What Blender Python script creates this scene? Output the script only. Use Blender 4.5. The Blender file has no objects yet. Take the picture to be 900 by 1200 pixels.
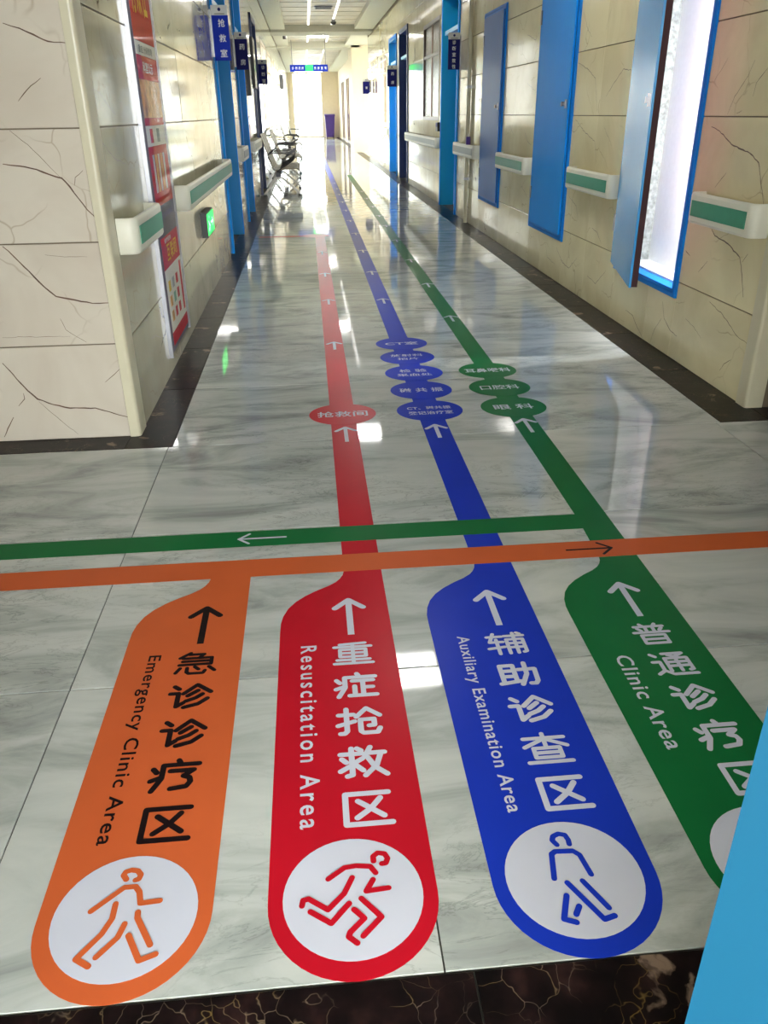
import bpy, math, random
from mathutils import Matrix, Vector
random.seed(7)
C = bpy.context.scene.collection
SC = bpy.context.scene
PI = math.pi

# ------------------------------------------------------------------ camera
cam_d = bpy.data.cameras.new('camera')
cam = bpy.data.objects.new('camera', cam_d); C.objects.link(cam)
cam_d.sensor_fit = 'HORIZONTAL'; cam_d.sensor_width = 36.0; cam_d.lens = 37.18
cam_d.clip_start = 0.02; cam_d.clip_end = 400
r_ = Vector((0.99586815, -0.08994773, -0.01249137))
d_ = Vector((-0.05158459, -0.44711297, -0.89298881))
f_ = Vector((0.07473726, 0.88994348, -0.44990549))
cam.matrix_world = Matrix(((r_.x, -d_.x, -f_.x, 0), (r_.y, -d_.y, -f_.y, 0), (r_.z, -d_.z, -f_.z, 1.26), (0, 0, 0, 1)))
SC.camera = cam

# ------------------------------------------------------------------ view, world, large lights
SC.view_settings.view_transform = 'Standard'; SC.view_settings.look = 'None'
SC.view_settings.gamma = 1.0; SC.view_settings.use_curve_mapping = False
SC.view_settings.exposure = 0.95
SC.cycles.use_denoising = True
SC.cycles.max_bounces = 8; SC.cycles.diffuse_bounces = 4; SC.cycles.glossy_bounces = 5
SC.cycles.transparent_max_bounces = 12; SC.cycles.transmission_bounces = 4
SC.cycles.sample_clamp_indirect = 6.0
SC.cycles.caustics_reflective = False; SC.cycles.caustics_refractive = False
W = bpy.data.worlds.new('daylight'); SC.world = W; W.use_nodes = True
bg = W.node_tree.nodes['Background']
bg.inputs['Color'].default_value = (0.95, 1.0, 0.99, 1); bg.inputs['Strength'].default_value = 9.0

LAMP_Y = [5.9, 12.1, 19.3, 28.6, 37.5]
LAMP_STRENGTH = 26.0

# ------------------------------------------------------------------ helpers
def srgb(r, g, b):
    f = lambda c: (c / 255 / 12.92) if c / 255 <= 0.04045 else ((c / 255 + 0.055) / 1.055) ** 2.4
    return (f(r), f(g), f(b), 1)

MATS = {}
def mat(name, col, rough=0.5, metal=0.0, spec=0.5, noise=0.0, nscale=8.0, bump=0.0, emit=None, estr=0.0, coat=0.0, ior=None):
    """plain surface with a procedural noise wobble of colour and relief"""
    m = bpy.data.materials.new(name); m.use_nodes = True
    nt = m.node_tree; b = nt.nodes['Principled BSDF']
    b.inputs['Roughness'].default_value = rough; b.inputs['Metallic'].default_value = metal
    b.inputs['Specular IOR Level'].default_value = spec; b.inputs['Coat Weight'].default_value = coat
    b.inputs['Coat Roughness'].default_value = 0.05
    b.inputs['Base Color'].default_value = col
    if ior: b.inputs['IOR'].default_value = ior
    tc = nt.nodes.new('ShaderNodeTexCoord')
    n = nt.nodes.new('ShaderNodeTexNoise'); n.inputs['Scale'].default_value = nscale; n.inputs['Detail'].default_value = 4
    nt.links.new(tc.outputs['Object'], n.inputs['Vector'])
    if noise > 0:
        r = nt.nodes.new('ShaderNodeValToRGB')
        r.color_ramp.elements[0].position = 0.3; r.color_ramp.elements[1].position = 0.7
        r.color_ramp.elements[0].color = tuple(c * (1 - noise) for c in col[:3]) + (1,)
        r.color_ramp.elements[1].color = tuple(min(1, c * (1 + noise)) for c in col[:3]) + (1,)
        nt.links.new(n.outputs['Fac'], r.inputs['Fac']); nt.links.new(r.outputs['Color'], b.inputs['Base Color'])
    if bump > 0:
        bp = nt.nodes.new('ShaderNodeBump'); bp.inputs['Strength'].default_value = bump; bp.inputs['Distance'].default_value = 0.01
        nt.links.new(n.outputs['Fac'], bp.inputs['Height']); nt.links.new(bp.outputs['Normal'], b.inputs['Normal'])
    if emit:
        b.inputs['Emission Color'].default_value = emit; b.inputs['Emission Strength'].default_value = estr
    MATS[name] = m
    return m

def nd(nt, typ, **kw):
    n = nt.nodes.new(typ)
    for k, v in kw.items():
        if k in n.inputs: n.inputs[k].default_value = v
        else: setattr(n, k, v)
    return n

def ramp(nt, src, stops):
    r = nt.nodes.new('ShaderNodeValToRGB'); e = r.color_ramp.elements
    while len(e) < len(stops): e.new(0.5)
    for i, (p, c) in enumerate(stops):
        e[i].position = p; e[i].color = c if len(c) == 4 else (c[0], c[1], c[2], 1)
    nt.links.new(src, r.inputs['Fac']); return r

def mixc(nt, fac, a, b, blend='MIX'):
    m = nt.nodes.new('ShaderNodeMix'); m.data_type = 'RGBA'; m.blend_type = blend
    for sock, v in ((m.inputs[0], fac), (m.inputs[6], a), (m.inputs[7], b)):
        if isinstance(v, (int, float, tuple)): sock.default_value = v
        else: nt.links.new(v, sock)
    return m.outputs[2]

def tile_coords(nt, rnd=31.0):
    tc = nt.nodes.new('ShaderNodeTexCoord'); oi = nt.nodes.new('ShaderNodeObjectInfo')
    mu = nd(nt, 'ShaderNodeVectorMath', operation='SCALE')
    cx = nt.nodes.new('ShaderNodeCombineXYZ')
    for i in range(3): nt.links.new(oi.outputs['Random'], cx.inputs[i])
    nt.links.new(cx.outputs[0], mu.inputs[0]); mu.inputs['Scale'].default_value = rnd
    ad = nd(nt, 'ShaderNodeVectorMath', operation='ADD')
    nt.links.new(tc.outputs['Object'], ad.inputs[0]); nt.links.new(mu.outputs[0], ad.inputs[1])
    return ad.outputs[0]

def floor_marble():
    m = bpy.data.materials.new('grey_marble_floor'); m.use_nodes = True; nt = m.node_tree; b = nt.nodes['Principled BSDF']
    v = tile_coords(nt)
    mp = nd(nt, 'ShaderNodeMapping'); mp.inputs['Rotation'].default_value = (0, 0, math.radians(-40)); mp.inputs['Scale'].default_value = (1.0, 3.2, 1)
    nt.links.new(v, mp.inputs['Vector'])
    n1 = nd(nt, 'ShaderNodeTexNoise', Scale=1.7, Detail=7.0, Roughness=0.6, Distortion=1.1); nt.links.new(mp.outputs[0], n1.inputs['Vector'])
    r1 = ramp(nt, n1.outputs['Fac'], [(0.30, srgb(148, 153, 152)), (0.43, srgb(176, 182, 179)), (0.52, srgb(194, 199, 197)), (0.70, srgb(208, 211, 208))])
    n2 = nd(nt, 'ShaderNodeTexNoise', Scale=3.0, Detail=8.0, Roughness=0.65, Distortion=2.0); nt.links.new(mp.outputs[0], n2.inputs['Vector'])
    r2 = ramp(nt, n2.outputs['Fac'], [(0.478, (1, 1, 1)), (0.497, (0.66, 0.67, 0.66)), (0.515, (1, 1, 1))])
    n3 = nd(nt, 'ShaderNodeTexNoise', Scale=1.2, Detail=2.0); nt.links.new(v, n3.inputs['Vector'])
    r3 = ramp(nt, n3.outputs['Fac'], [(0.45, (0, 0, 0)), (0.62, (1, 1, 1))])
    c = mixc(nt, r3.outputs['Color'], r1.outputs['Color'], mixc(nt, 1.0, r1.outputs['Color'], r2.outputs['Color'], 'MULTIPLY'))
    nt.links.new(c, b.inputs['Base Color'])
    b.inputs['Roughness'].default_value = 0.045; b.inputs['Specular IOR Level'].default_value = 0.5
    n4 = nd(nt, 'ShaderNodeTexNoise', Scale=5.0, Detail=1.0); nt.links.new(v, n4.inputs['Vector'])
    bp = nd(nt, 'ShaderNodeBump', Strength=0.035, Distance=0.01); nt.links.new(n4.outputs['Fac'], bp.inputs['Height']); nt.links.new(bp.outputs[0], b.inputs['Normal'])
    return m

def dark_marble():
    m = bpy.data.materials.new('dark_emperador_marble'); m.use_nodes = True; nt = m.node_tree; b = nt.nodes['Principled BSDF']
    v = tile_coords(nt)
    n0 = nd(nt, 'ShaderNodeTexNoise', Scale=6.0, Detail=4.0); nt.links.new(v, n0.inputs['Vector'])
    wv = mixc(nt, 0.18, v, n0.outputs['Color'])
    vo = nd(nt, 'ShaderNodeTexVoronoi', Scale=21.0, feature='DISTANCE_TO_EDGE'); nt.links.new(wv, vo.inputs['Vector'])
    e = ramp(nt, vo.outputs['Distance'], [(0.0, (1, 1, 1)), (0.008, (0.35, 0.35, 0.35)), (0.02, (0, 0, 0))])
    n1 = nd(nt, 'ShaderNodeTexNoise', Scale=8.0, Detail=4.0); nt.links.new(v, n1.inputs['Vector'])
    mk = ramp(nt, n1.outputs['Fac'], [(0.44, (0, 0, 0)), (0.62, (0.6, 0.6, 0.6))])
    n2 = nd(nt, 'ShaderNodeTexNoise', Scale=14.0, Detail=5.0); nt.links.new(v, n2.inputs['Vector'])
    base = ramp(nt, n2.outputs['Fac'], [(0.38, srgb(12, 8, 9)), (0.56, srgb(26, 16, 17)), (0.74, srgb(48, 31, 30))])
    n3 = nd(nt, 'ShaderNodeTexNoise', Scale=9.0, Detail=6.0); nt.links.new(wv, n3.inputs['Vector'])
    vc = ramp(nt, n3.outputs['Fac'], [(0.4, srgb(150, 132, 120)), (0.6, srgb(170, 140, 80))])
    fac = mixc(nt, 1.0, e.outputs['Color'], mk.outputs['Color'], 'MULTIPLY')
    c = mixc(nt, fac, base.outputs['Color'], vc.outputs['Color'])
    bl = ramp(nt, n3.outputs['Fac'], [(0.64, (0, 0, 0)), (0.68, (0.75, 0.75, 0.75))])
    c2 = mixc(nt, bl.outputs['Color'], c, srgb(150, 128, 112))
    nt.links.new(c2, b.inputs['Base Color']); b.inputs['Roughness'].default_value = 0.33; b.inputs['Specular IOR Level'].default_value = 0.15
    return m

def wall_marble(name, light, mid, veins=True, rough=0.07):
    m = bpy.data.materials.new(name); m.use_nodes = True; nt = m.node_tree; b = nt.nodes['Principled BSDF']
    v = tile_coords(nt)
    n1 = nd(nt, 'ShaderNodeTexNoise', Scale=1.8, Detail=4.0, Roughness=0.55, Distortion=0.6); nt.links.new(v, n1.inputs['Vector'])
    base = ramp(nt, n1.outputs['Fac'], [(0.32, mid), (0.6, light)])
    col = base.outputs['Color']
    # faint spidery network
    n0 = nd(nt, 'ShaderNodeTexNoise', Scale=3.0, Detail=3.0); nt.links.new(v, n0.inputs['Vector'])
    wv = mixc(nt, 0.22, v, n0.outputs['Color'])
    vo = nd(nt, 'ShaderNodeTexVoronoi', Scale=3.6, feature='DISTANCE_TO_EDGE'); nt.links.new(wv, vo.inputs['Vector'])
    e = ramp(nt, vo.outputs['Distance'], [(0.0, (0.55, 0.55, 0.55)), (0.012, (0, 0, 0))])
    mk = ramp(nt, nd_noise(nt, v, 2.6), [(0.48, (0, 0, 0)), (0.6, (1, 1, 1))])
    col = mixc(nt, mixc(nt, 1.0, e.outputs['Color'], mk.outputs['Color'], 'MULTIPLY'), col, srgb(150, 128, 100))
    if veins:
        nf = nd(nt, 'ShaderNodeTexNoise', Scale=22.0, Detail=2.0); nt.links.new(v, nf.inputs['Vector'])
        vj = mixc(nt, 0.035, v, nf.outputs['Color'])
        n2 = nd(nt, 'ShaderNodeTexNoise', Scale=1.4, Detail=1.5, Roughness=0.5, Distortion=0.3); nt.links.new(vj, n2.inputs['Vector'])
        r2 = ramp(nt, n2.outputs['Fac'], [(0.4955, (0, 0, 0)), (0.5, (1, 1, 1)), (0.5045, (0, 0, 0))])
        mk2 = ramp(nt, nd_noise(nt, v, 1.9), [(0.52, (0, 0, 0)), (0.58, (1, 1, 1))])
        col = mixc(nt, mixc(nt, 1.0, r2.outputs['Color'], mk2.outputs['Color'], 'MULTIPLY'), col, srgb(84, 62, 46))
    nt.links.new(col, b.inputs['Base Color'])
    b.inputs['Roughness'].default_value = rough; b.inputs['Specular IOR Level'].default_value = 0.5
    n4 = nd(nt, 'ShaderNodeTexNoise', Scale=2.2, Detail=1.0); nt.links.new(v, n4.inputs['Vector'])
    bp = nd(nt, 'ShaderNodeBump', Strength=0.05, Distance=0.01); nt.links.new(n4.outputs['Fac'], bp.inputs['Height']); nt.links.new(bp.outputs[0], b.inputs['Normal'])
    return m

def nd_noise(nt, v, s):
    n = nd(nt, 'ShaderNodeTexNoise', Scale=s, Detail=3.0)
    off = nd(nt, 'ShaderNodeVectorMath', operation='ADD'); off.inputs[1].default_value = (7.3, 3.1, 5.7)
    nt.links.new(v, off.inputs[0]); nt.links.new(off.outputs[0], n.inputs['Vector'])
    return n.outputs['Fac']

def glass_mat(name, tint, refl=0.9):
    m = bpy.data.materials.new(name); m.use_nodes = True; nt = m.node_tree
    out = nt.nodes['Material Output']; nt.nodes.remove(nt.nodes['Principled BSDF'])
    t = nd(nt, 'ShaderNodeBsdfTransparent', Color=tint); g = nd(nt, 'ShaderNodeBsdfGlossy', Roughness=0.02)
    lw = nd(nt, 'ShaderNodeLayerWeight', Blend=0.5); mx = nt.nodes.new('ShaderNodeMixShader')
    pw = nd(nt, 'ShaderNodeMath', operation='POWER'); pw.inputs[1].default_value = 5.0; nt.links.new(lw.outputs['Facing'], pw.inputs[0])
    ml = nd(nt, 'ShaderNodeMath', operation='MULTIPLY_ADD'); ml.inputs[1].default_value = refl; ml.inputs[2].default_value = 0.035; nt.links.new(pw.outputs[0], ml.inputs[0])
    nt.links.new(ml.outputs[0], mx.inputs[0]); nt.links.new(t.outputs[0], mx.inputs[1]); nt.links.new(g.outputs[0], mx.inputs[2])
    nt.links.new(mx.outputs[0], out.inputs['Surface']); return m

M = {}
M['floor'] = floor_marble()
M['dark'] = dark_marble()
M['tile_left'] = wall_marble('cream_marble_glossy', srgb(196, 192, 168), srgb(178, 172, 148))
M['tile_front'] = wall_marble('cream_marble_pink_lit', srgb(212, 203, 188), srgb(198, 186, 170), veins=False, rough=0.25)  # pinkish light of the cross corridor is put into this tone
M['tile_plain'] = wall_marble('cream_marble_bare', srgb(230, 220, 180), srgb(214, 202, 162), veins=False, rough=0.12)
M['tile_right'] = wall_marble('cream_marble_warm', srgb(216, 205, 170), srgb(200, 188, 152))
M['grout'] = mat('grout', srgb(112, 100, 82), 0.8, noise=0.1)
M['floor_grout'] = mat('floor_grout', srgb(70, 70, 66), 0.8, noise=0.1)
M['vein'] = mat('vein_brown', srgb(92, 66, 48), 0.3, noise=0.35, nscale=14)
M['bead'] = mat('corner_bead_stone', srgb(206, 199, 172), 0.3, noise=0.05, nscale=5)
M['blue'] = mat('blue_door_paint', srgb(22, 148, 240), 0.45, spec=0.12, noise=0.03, nscale=3)
M['blue_frame'] = mat('blue_frame_paint', srgb(20, 126, 218), 0.45, spec=0.15, noise=0.04, nscale=3)
M['blue_lining'] = mat('blue_lining_paint', srgb(40, 146, 206), 0.35, spec=0.3, noise=0.05, nscale=2)
M['cyan'] = mat('cyan_lining_paint', srgb(24, 158, 196), 0.35, spec=0.3, noise=0.04, nscale=2)
M['blue_deep'] = mat('deep_blue_door_paint', srgb(46, 110, 188), 0.4, spec=0.12, noise=0.05, nscale=2)
M['blue_pale'] = mat('pale_blue_door_paint', srgb(50, 160, 232), 0.2, spec=0.3, noise=0.03, nscale=2)
M['blue_dark'] = mat('dark_blue_paint', srgb(24, 52, 110), 0.35, noise=0.06, nscale=3)
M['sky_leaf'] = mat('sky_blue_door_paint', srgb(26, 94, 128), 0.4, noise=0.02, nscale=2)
M['maroon'] = mat('fire_board_edge', srgb(62, 26, 34), 0.7, noise=0.1)
M['white'] = mat('white_plastic', srgb(226, 224, 208), 0.35, noise=0.02)
M['rail_green'] = mat('green_rail_insert', srgb(70, 150, 122), 0.4, noise=0.04, nscale=20)
M['concrete'] = mat('rough_concrete', srgb(138, 142, 140), 0.9, noise=0.35, nscale=40, bump=0.8)
M['plaster'] = mat('white_plaster', srgb(246, 250, 248), 0.8, noise=0.02, nscale=30, bump=0.15)
M['steel'] = mat('brushed_steel', srgb(150, 150, 156), 0.32, metal=1.0, noise=0.05)
M['steel_dark'] = mat('grey_steel', srgb(120, 120, 122), 0.3, metal=0.9, noise=0.08)
M['black'] = mat('black_plastic', srgb(20, 20, 22), 0.4, noise=0.1)
M['ceil'] = mat('ceiling_paint', srgb(208, 206, 190), 0.7, noise=0.02)
M['plank'] = mat('ceiling_slat', srgb(196, 186, 168), 0.45, noise=0.14, nscale=3)
M['beamc'] = mat('beam_paint', srgb(182, 180, 168), 0.7, noise=0.03)
M['brown'] = mat('brown_window_frame', srgb(88, 66, 52), 0.35, noise=0.1)
M['redp'] = mat('poster_red', srgb(190, 44, 36), 0.6, spec=0.08, noise=0.08, nscale=6)
M['redp2'] = mat('poster_crimson', srgb(196, 36, 56), 0.6, spec=0.08, noise=0.05, nscale=6)
M['yellow'] = mat('poster_yellow', srgb(235, 196, 60), 0.6, spec=0.08, noise=0.05)
M['paper'] = mat('poster_white', srgb(226, 224, 214), 0.6, spec=0.08, noise=0.02)
M['picture_glare'] = mat('poster_picture_glare', srgb(214, 160, 96), 0.6, spec=0.08, noise=0.35, nscale=22)  # poster pictures, with a bright reflection put into the yellow tone
M['greyp'] = mat('poster_grey', srgb(138, 142, 146), 0.35, noise=0.04)
M['ink'] = mat('grey_ink', srgb(84, 96, 92), 0.5, noise=0.05)
M['sign_blue'] = mat('sign_blue', srgb(14, 48, 180), 0.5, spec=0.15, noise=0.03)
M['sign_navy'] = mat('sign_navy', srgb(20, 24, 104), 0.5, spec=0.15, noise=0.03)
M['sign_white'] = mat('sign_lettering_white', srgb(235, 238, 245), 0.5, noise=0.01)
M['purple'] = mat('purple_plastic', srgb(70, 40, 130), 0.45, noise=0.08)
M['beige'] = mat('beige_wall_paint', srgb(228, 214, 190), 0.6, noise=0.03)
M['outside'] = mat('pale_paving_outside', srgb(190, 186, 176), 0.9, noise=0.1)
M['glass'] = glass_mat('clear_glass', (0.95, 0.97, 0.96, 1))
M['acrylic'] = glass_mat('acrylic_cover', (0.97, 0.97, 0.97, 1), 0.08)
M['case_grey'] = mat('case_backing', srgb(104, 100, 116), 0.6, spec=0.1, noise=0.05)
M['led'] = mat('lit_panel', (0.9, 0.9, 0.9, 1), 0.5, emit=(1, 0.98, 0.95, 1), estr=LAMP_STRENGTH)
M['led_strip'] = mat('lit_strip', (0.9, 0.9, 0.9, 1), 0.5, emit=(1, 0.96, 0.9, 1), estr=1.2)
M['exit_green'] = mat('exit_green_glow', srgb(20, 190, 70), 0.4, emit=srgb(40, 240, 90), estr=1.2)
M['exit_mark'] = mat('exit_mark_glow', srgb(200, 255, 210), 0.4, emit=srgb(190, 255, 205), estr=1.2)
# vinyl
M['v_orange'] = mat('orange_vinyl', srgb(206, 98, 54), 0.28, ior=1.13, noise=0.05, nscale=5)
M['v_red'] = mat('red_vinyl', srgb(190, 22, 40), 0.28, ior=1.13, noise=0.05, nscale=5)
M['v_blue'] = mat('blue_vinyl', srgb(28, 56, 186), 0.28, ior=1.13, noise=0.05, nscale=5)
M['v_green'] = mat('green_vinyl', srgb(24, 108, 58), 0.28, ior=1.13, noise=0.06, nscale=5)
M['v_white'] = mat('white_vinyl', srgb(204, 207, 224), 0.3, ior=1.13, noise=0.02, nscale=8)
M['v_black'] = mat('black_vinyl', srgb(30, 20, 22), 0.35, ior=1.13, noise=0.08, nscale=8)

class MB:
    """collects shapes in world coordinates; build() links them as ONE mesh object"""
    def __init__(s): s.v = []; s.f = []; s.smooth = False
    def box(s, x0, x1, y0, y1, z0, z1):
        n = len(s.v)
        s.v += [(x, y, z) for z in (z0, z1) for y in (y0, y1) for x in (x0, x1)]
        s.f += [tuple(n + i for i in q) for q in ((0, 2, 3, 1), (4, 5, 7, 6), (0, 1, 5, 4), (2, 6, 7, 3), (0, 4, 6, 2), (1, 3, 7, 5))]
        return s
    def prism(s, pts, lo, hi, axis='z'):
        """pts (a,b) outline extruded along axis; x: (y,z), y: (x,z), z: (x,y)"""
        n = len(s.v); k = len(pts)
        def P(a, b, h): return {'z': (a, b, h), 'x': (h, a, b), 'y': (a, h, b)}[axis]
        s.v += [P(a, b, lo) for a, b in pts] + [P(a, b, hi) for a, b in pts]
        s.f += [tuple(n + i for i in reversed(range(k))), tuple(n + k + i for i in range(k))]
        s.f += [(n + i, n + (i + 1) % k, n + k + (i + 1) % k, n + k + i) for i in range(k)]
        return s
    def cyl(s, c, r, h, axis='z', n=16, r2=None):
        r2 = r if r2 is None else r2; b = len(s.v)
        for q, (rr, hh) in enumerate(((r, 0), (r2, h))):
            for i in range(n):
                a = 2 * PI * i / n; ca, sa = rr * math.cos(a), rr * math.sin(a)
                s.v.append({'z': (c[0] + ca, c[1] + sa, c[2] + hh), 'x': (c[0] + hh, c[1] + ca, c[2] + sa), 'y': (c[0] + ca, c[1] + hh, c[2] + sa)}[axis])
        s.f += [tuple(b + i for i in reversed(range(n))), tuple(b + n + i for i in range(n))]
        s.f += [(b + i, b + (i + 1) % n, b + n + (i + 1) % n, b + n + i) for i in range(n)]
        return s
    def tube(s, pts, r, n=8, flat=None, closed=False):
        """round (or flat=(w,h)) section swept along a polyline"""
        P = [Vector(p) for p in pts]; rings = []
        for i, p in enumerate(P):
            if closed: d = (P[(i + 1) % len(P)] - P[i - 1]).normalized()
            else:
                d = (P[min(i + 1, len(P) - 1)] - P[max(i - 1, 0)]).normalized()
            up = Vector((0, 0, 1)) if abs(d.z) < 0.95 else Vector((0, 1, 0))
            a = d.cross(up).normalized(); b = a.cross(d).normalized()
            ring = []
            if flat:
                for q in ((-1, -1), (1, -1), (1, 1), (-1, 1)): ring.append(p + a * q[0] * flat[0] / 2 + b * q[1] * flat[1] / 2)
            else:
                for k in range(n): t = 2 * PI * k / n; ring.append(p + a * r * math.cos(t) + b * r * math.sin(t))
            base = len(s.v); s.v += [tuple(q) for q in ring]; rings.append((base, len(ring)))
        L = len(rings)
        for i in range(L if closed else L - 1):
            a0, k = rings[i]; b0, _ = rings[(i + 1) % L]
            s.f += [(a0 + j, a0 + (j + 1) % k, b0 + (j + 1) % k, b0 + j) for j in range(k)]
        if not closed:
            a0, k = rings[0]; s.f.append(tuple(a0 + j for j in reversed(range(k))))
            a0, k = rings[-1]; s.f.append(tuple(a0 + j for j in range(k)))
        return s
    def build(s, name, material, parent=None, smooth=False, kind=None):
        o_ = wloc(parent) if parent else Vector((0, 0, 0))
        me = bpy.data.meshes.new(name)
        if parent is None and s.v:   # own mesh as a thing: origin at its base
            xs = [p[0] for p in s.v]; ys = [p[1] for p in s.v]; zs = [p[2] for p in s.v]
            o_ = Vector(((min(xs) + max(xs)) / 2, (min(ys) + max(ys)) / 2, min(zs)))
        me.from_pydata([(p[0] - o_.x, p[1] - o_.y, p[2] - o_.z) for p in s.v], [], s.f)
        me.validate(); me.update()
        me.materials.append(material)
        if smooth:
            for p in me.polygons: p.use_smooth = True
            try: me.set_sharp_from_angle(angle=math.radians(40))
            except Exception: pass
        o = bpy.data.objects.new(name, me); C.objects.link(o)
        if parent: o.parent = parent
        else: o.location = o_
        if kind: o['kind'] = kind
        return o

def wloc(o):
    v = Vector((0, 0, 0))
    while o: v = v + o.location; o = o.parent
    return v

def tag(o, label, cat, group=None, kind=None):
    o['label'] = label; o['category'] = cat
    if group: o['group'] = group
    if kind: o['kind'] = kind
    return o

def thing(name, loc, label, cat, group=None):
    o = bpy.data.objects.new(name, None); C.objects.link(o); o.location = loc; o.empty_display_size = 0.1
    return tag(o, label, cat, group)

def structure(name, loc=(0, 0, 0)):
    o = bpy.data.objects.new(name, None); C.objects.link(o); o.location = loc; o['kind'] = 'structure'; return o

def copy_tree(o, parent=None):
    c = o.copy(); C.objects.link(c); c.parent = parent
    for ch in list(o.children): copy_tree(ch, c)
    return c

def subtract(rect, holes):
    """axis-aligned rectangle minus holes -> list of rectangles (a0,a1,b0,b1)"""
    out = [rect]
    for h in holes:
        nxt = []
        for (a0, a1, b0, b1) in out:
            x0, x1, y0, y1 = max(a0, h[0]), min(a1, h[1]), max(b0, h[2]), min(b1, h[3])
            if x0 >= x1 or y0 >= y1: nxt.append((a0, a1, b0, b1)); continue
            if x0 > a0: nxt.append((a0, x0, b0, b1))
            if x1 < a1: nxt.append((x1, a1, b0, b1))
            if y0 > b0: nxt.append((x0, x1, b0, y0))
            if y1 < b1: nxt.append((x0, x1, y1, b1))
        out = nxt
    return out

_tile_mesh = {}
def slab_mesh(name, w, h, t, material, cham=0.0015):
    """tile lying in XY, centred, top at z=0, chamfered upper edge"""
    key = (name, round(w, 3), round(h, 3), t, material.name)
    if key in _tile_mesh: return _tile_mesh[key]
    a, b, c = w / 2, h / 2, (0.0005 if t < .005 else cham)
    v = [(-a, -b, -t), (a, -b, -t), (a, b, -t), (-a, b, -t), (-a, -b, -c), (a, -b, -c), (a, b, -c), (-a, b, -c),
         (-a + c, -b + c, 0), (a - c, -b + c, 0), (a - c, b - c, 0), (-a + c, b - c, 0)]
    f = [(0, 3, 2, 1), (8, 9, 10, 11)]
    for i in range(4):
        j = (i + 1) % 4; f += [(i, j, 4 + j, 4 + i), (4 + i, 4 + j, 8 + j, 8 + i)]
    me = bpy.data.meshes.new(name); me.from_pydata(v, [], f); me.update(); me.materials.append(material)
    _tile_mesh[key] = me; return me

def place_tile(name, w, h, t, material, loc, rot, parent):
    o = bpy.data.objects.new(name, slab_mesh(name, w, h, t, material)); C.objects.link(o)
    o.parent = parent; o.location = Vector(loc) - wloc(parent); o.rotation_euler = rot
    return o
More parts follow.
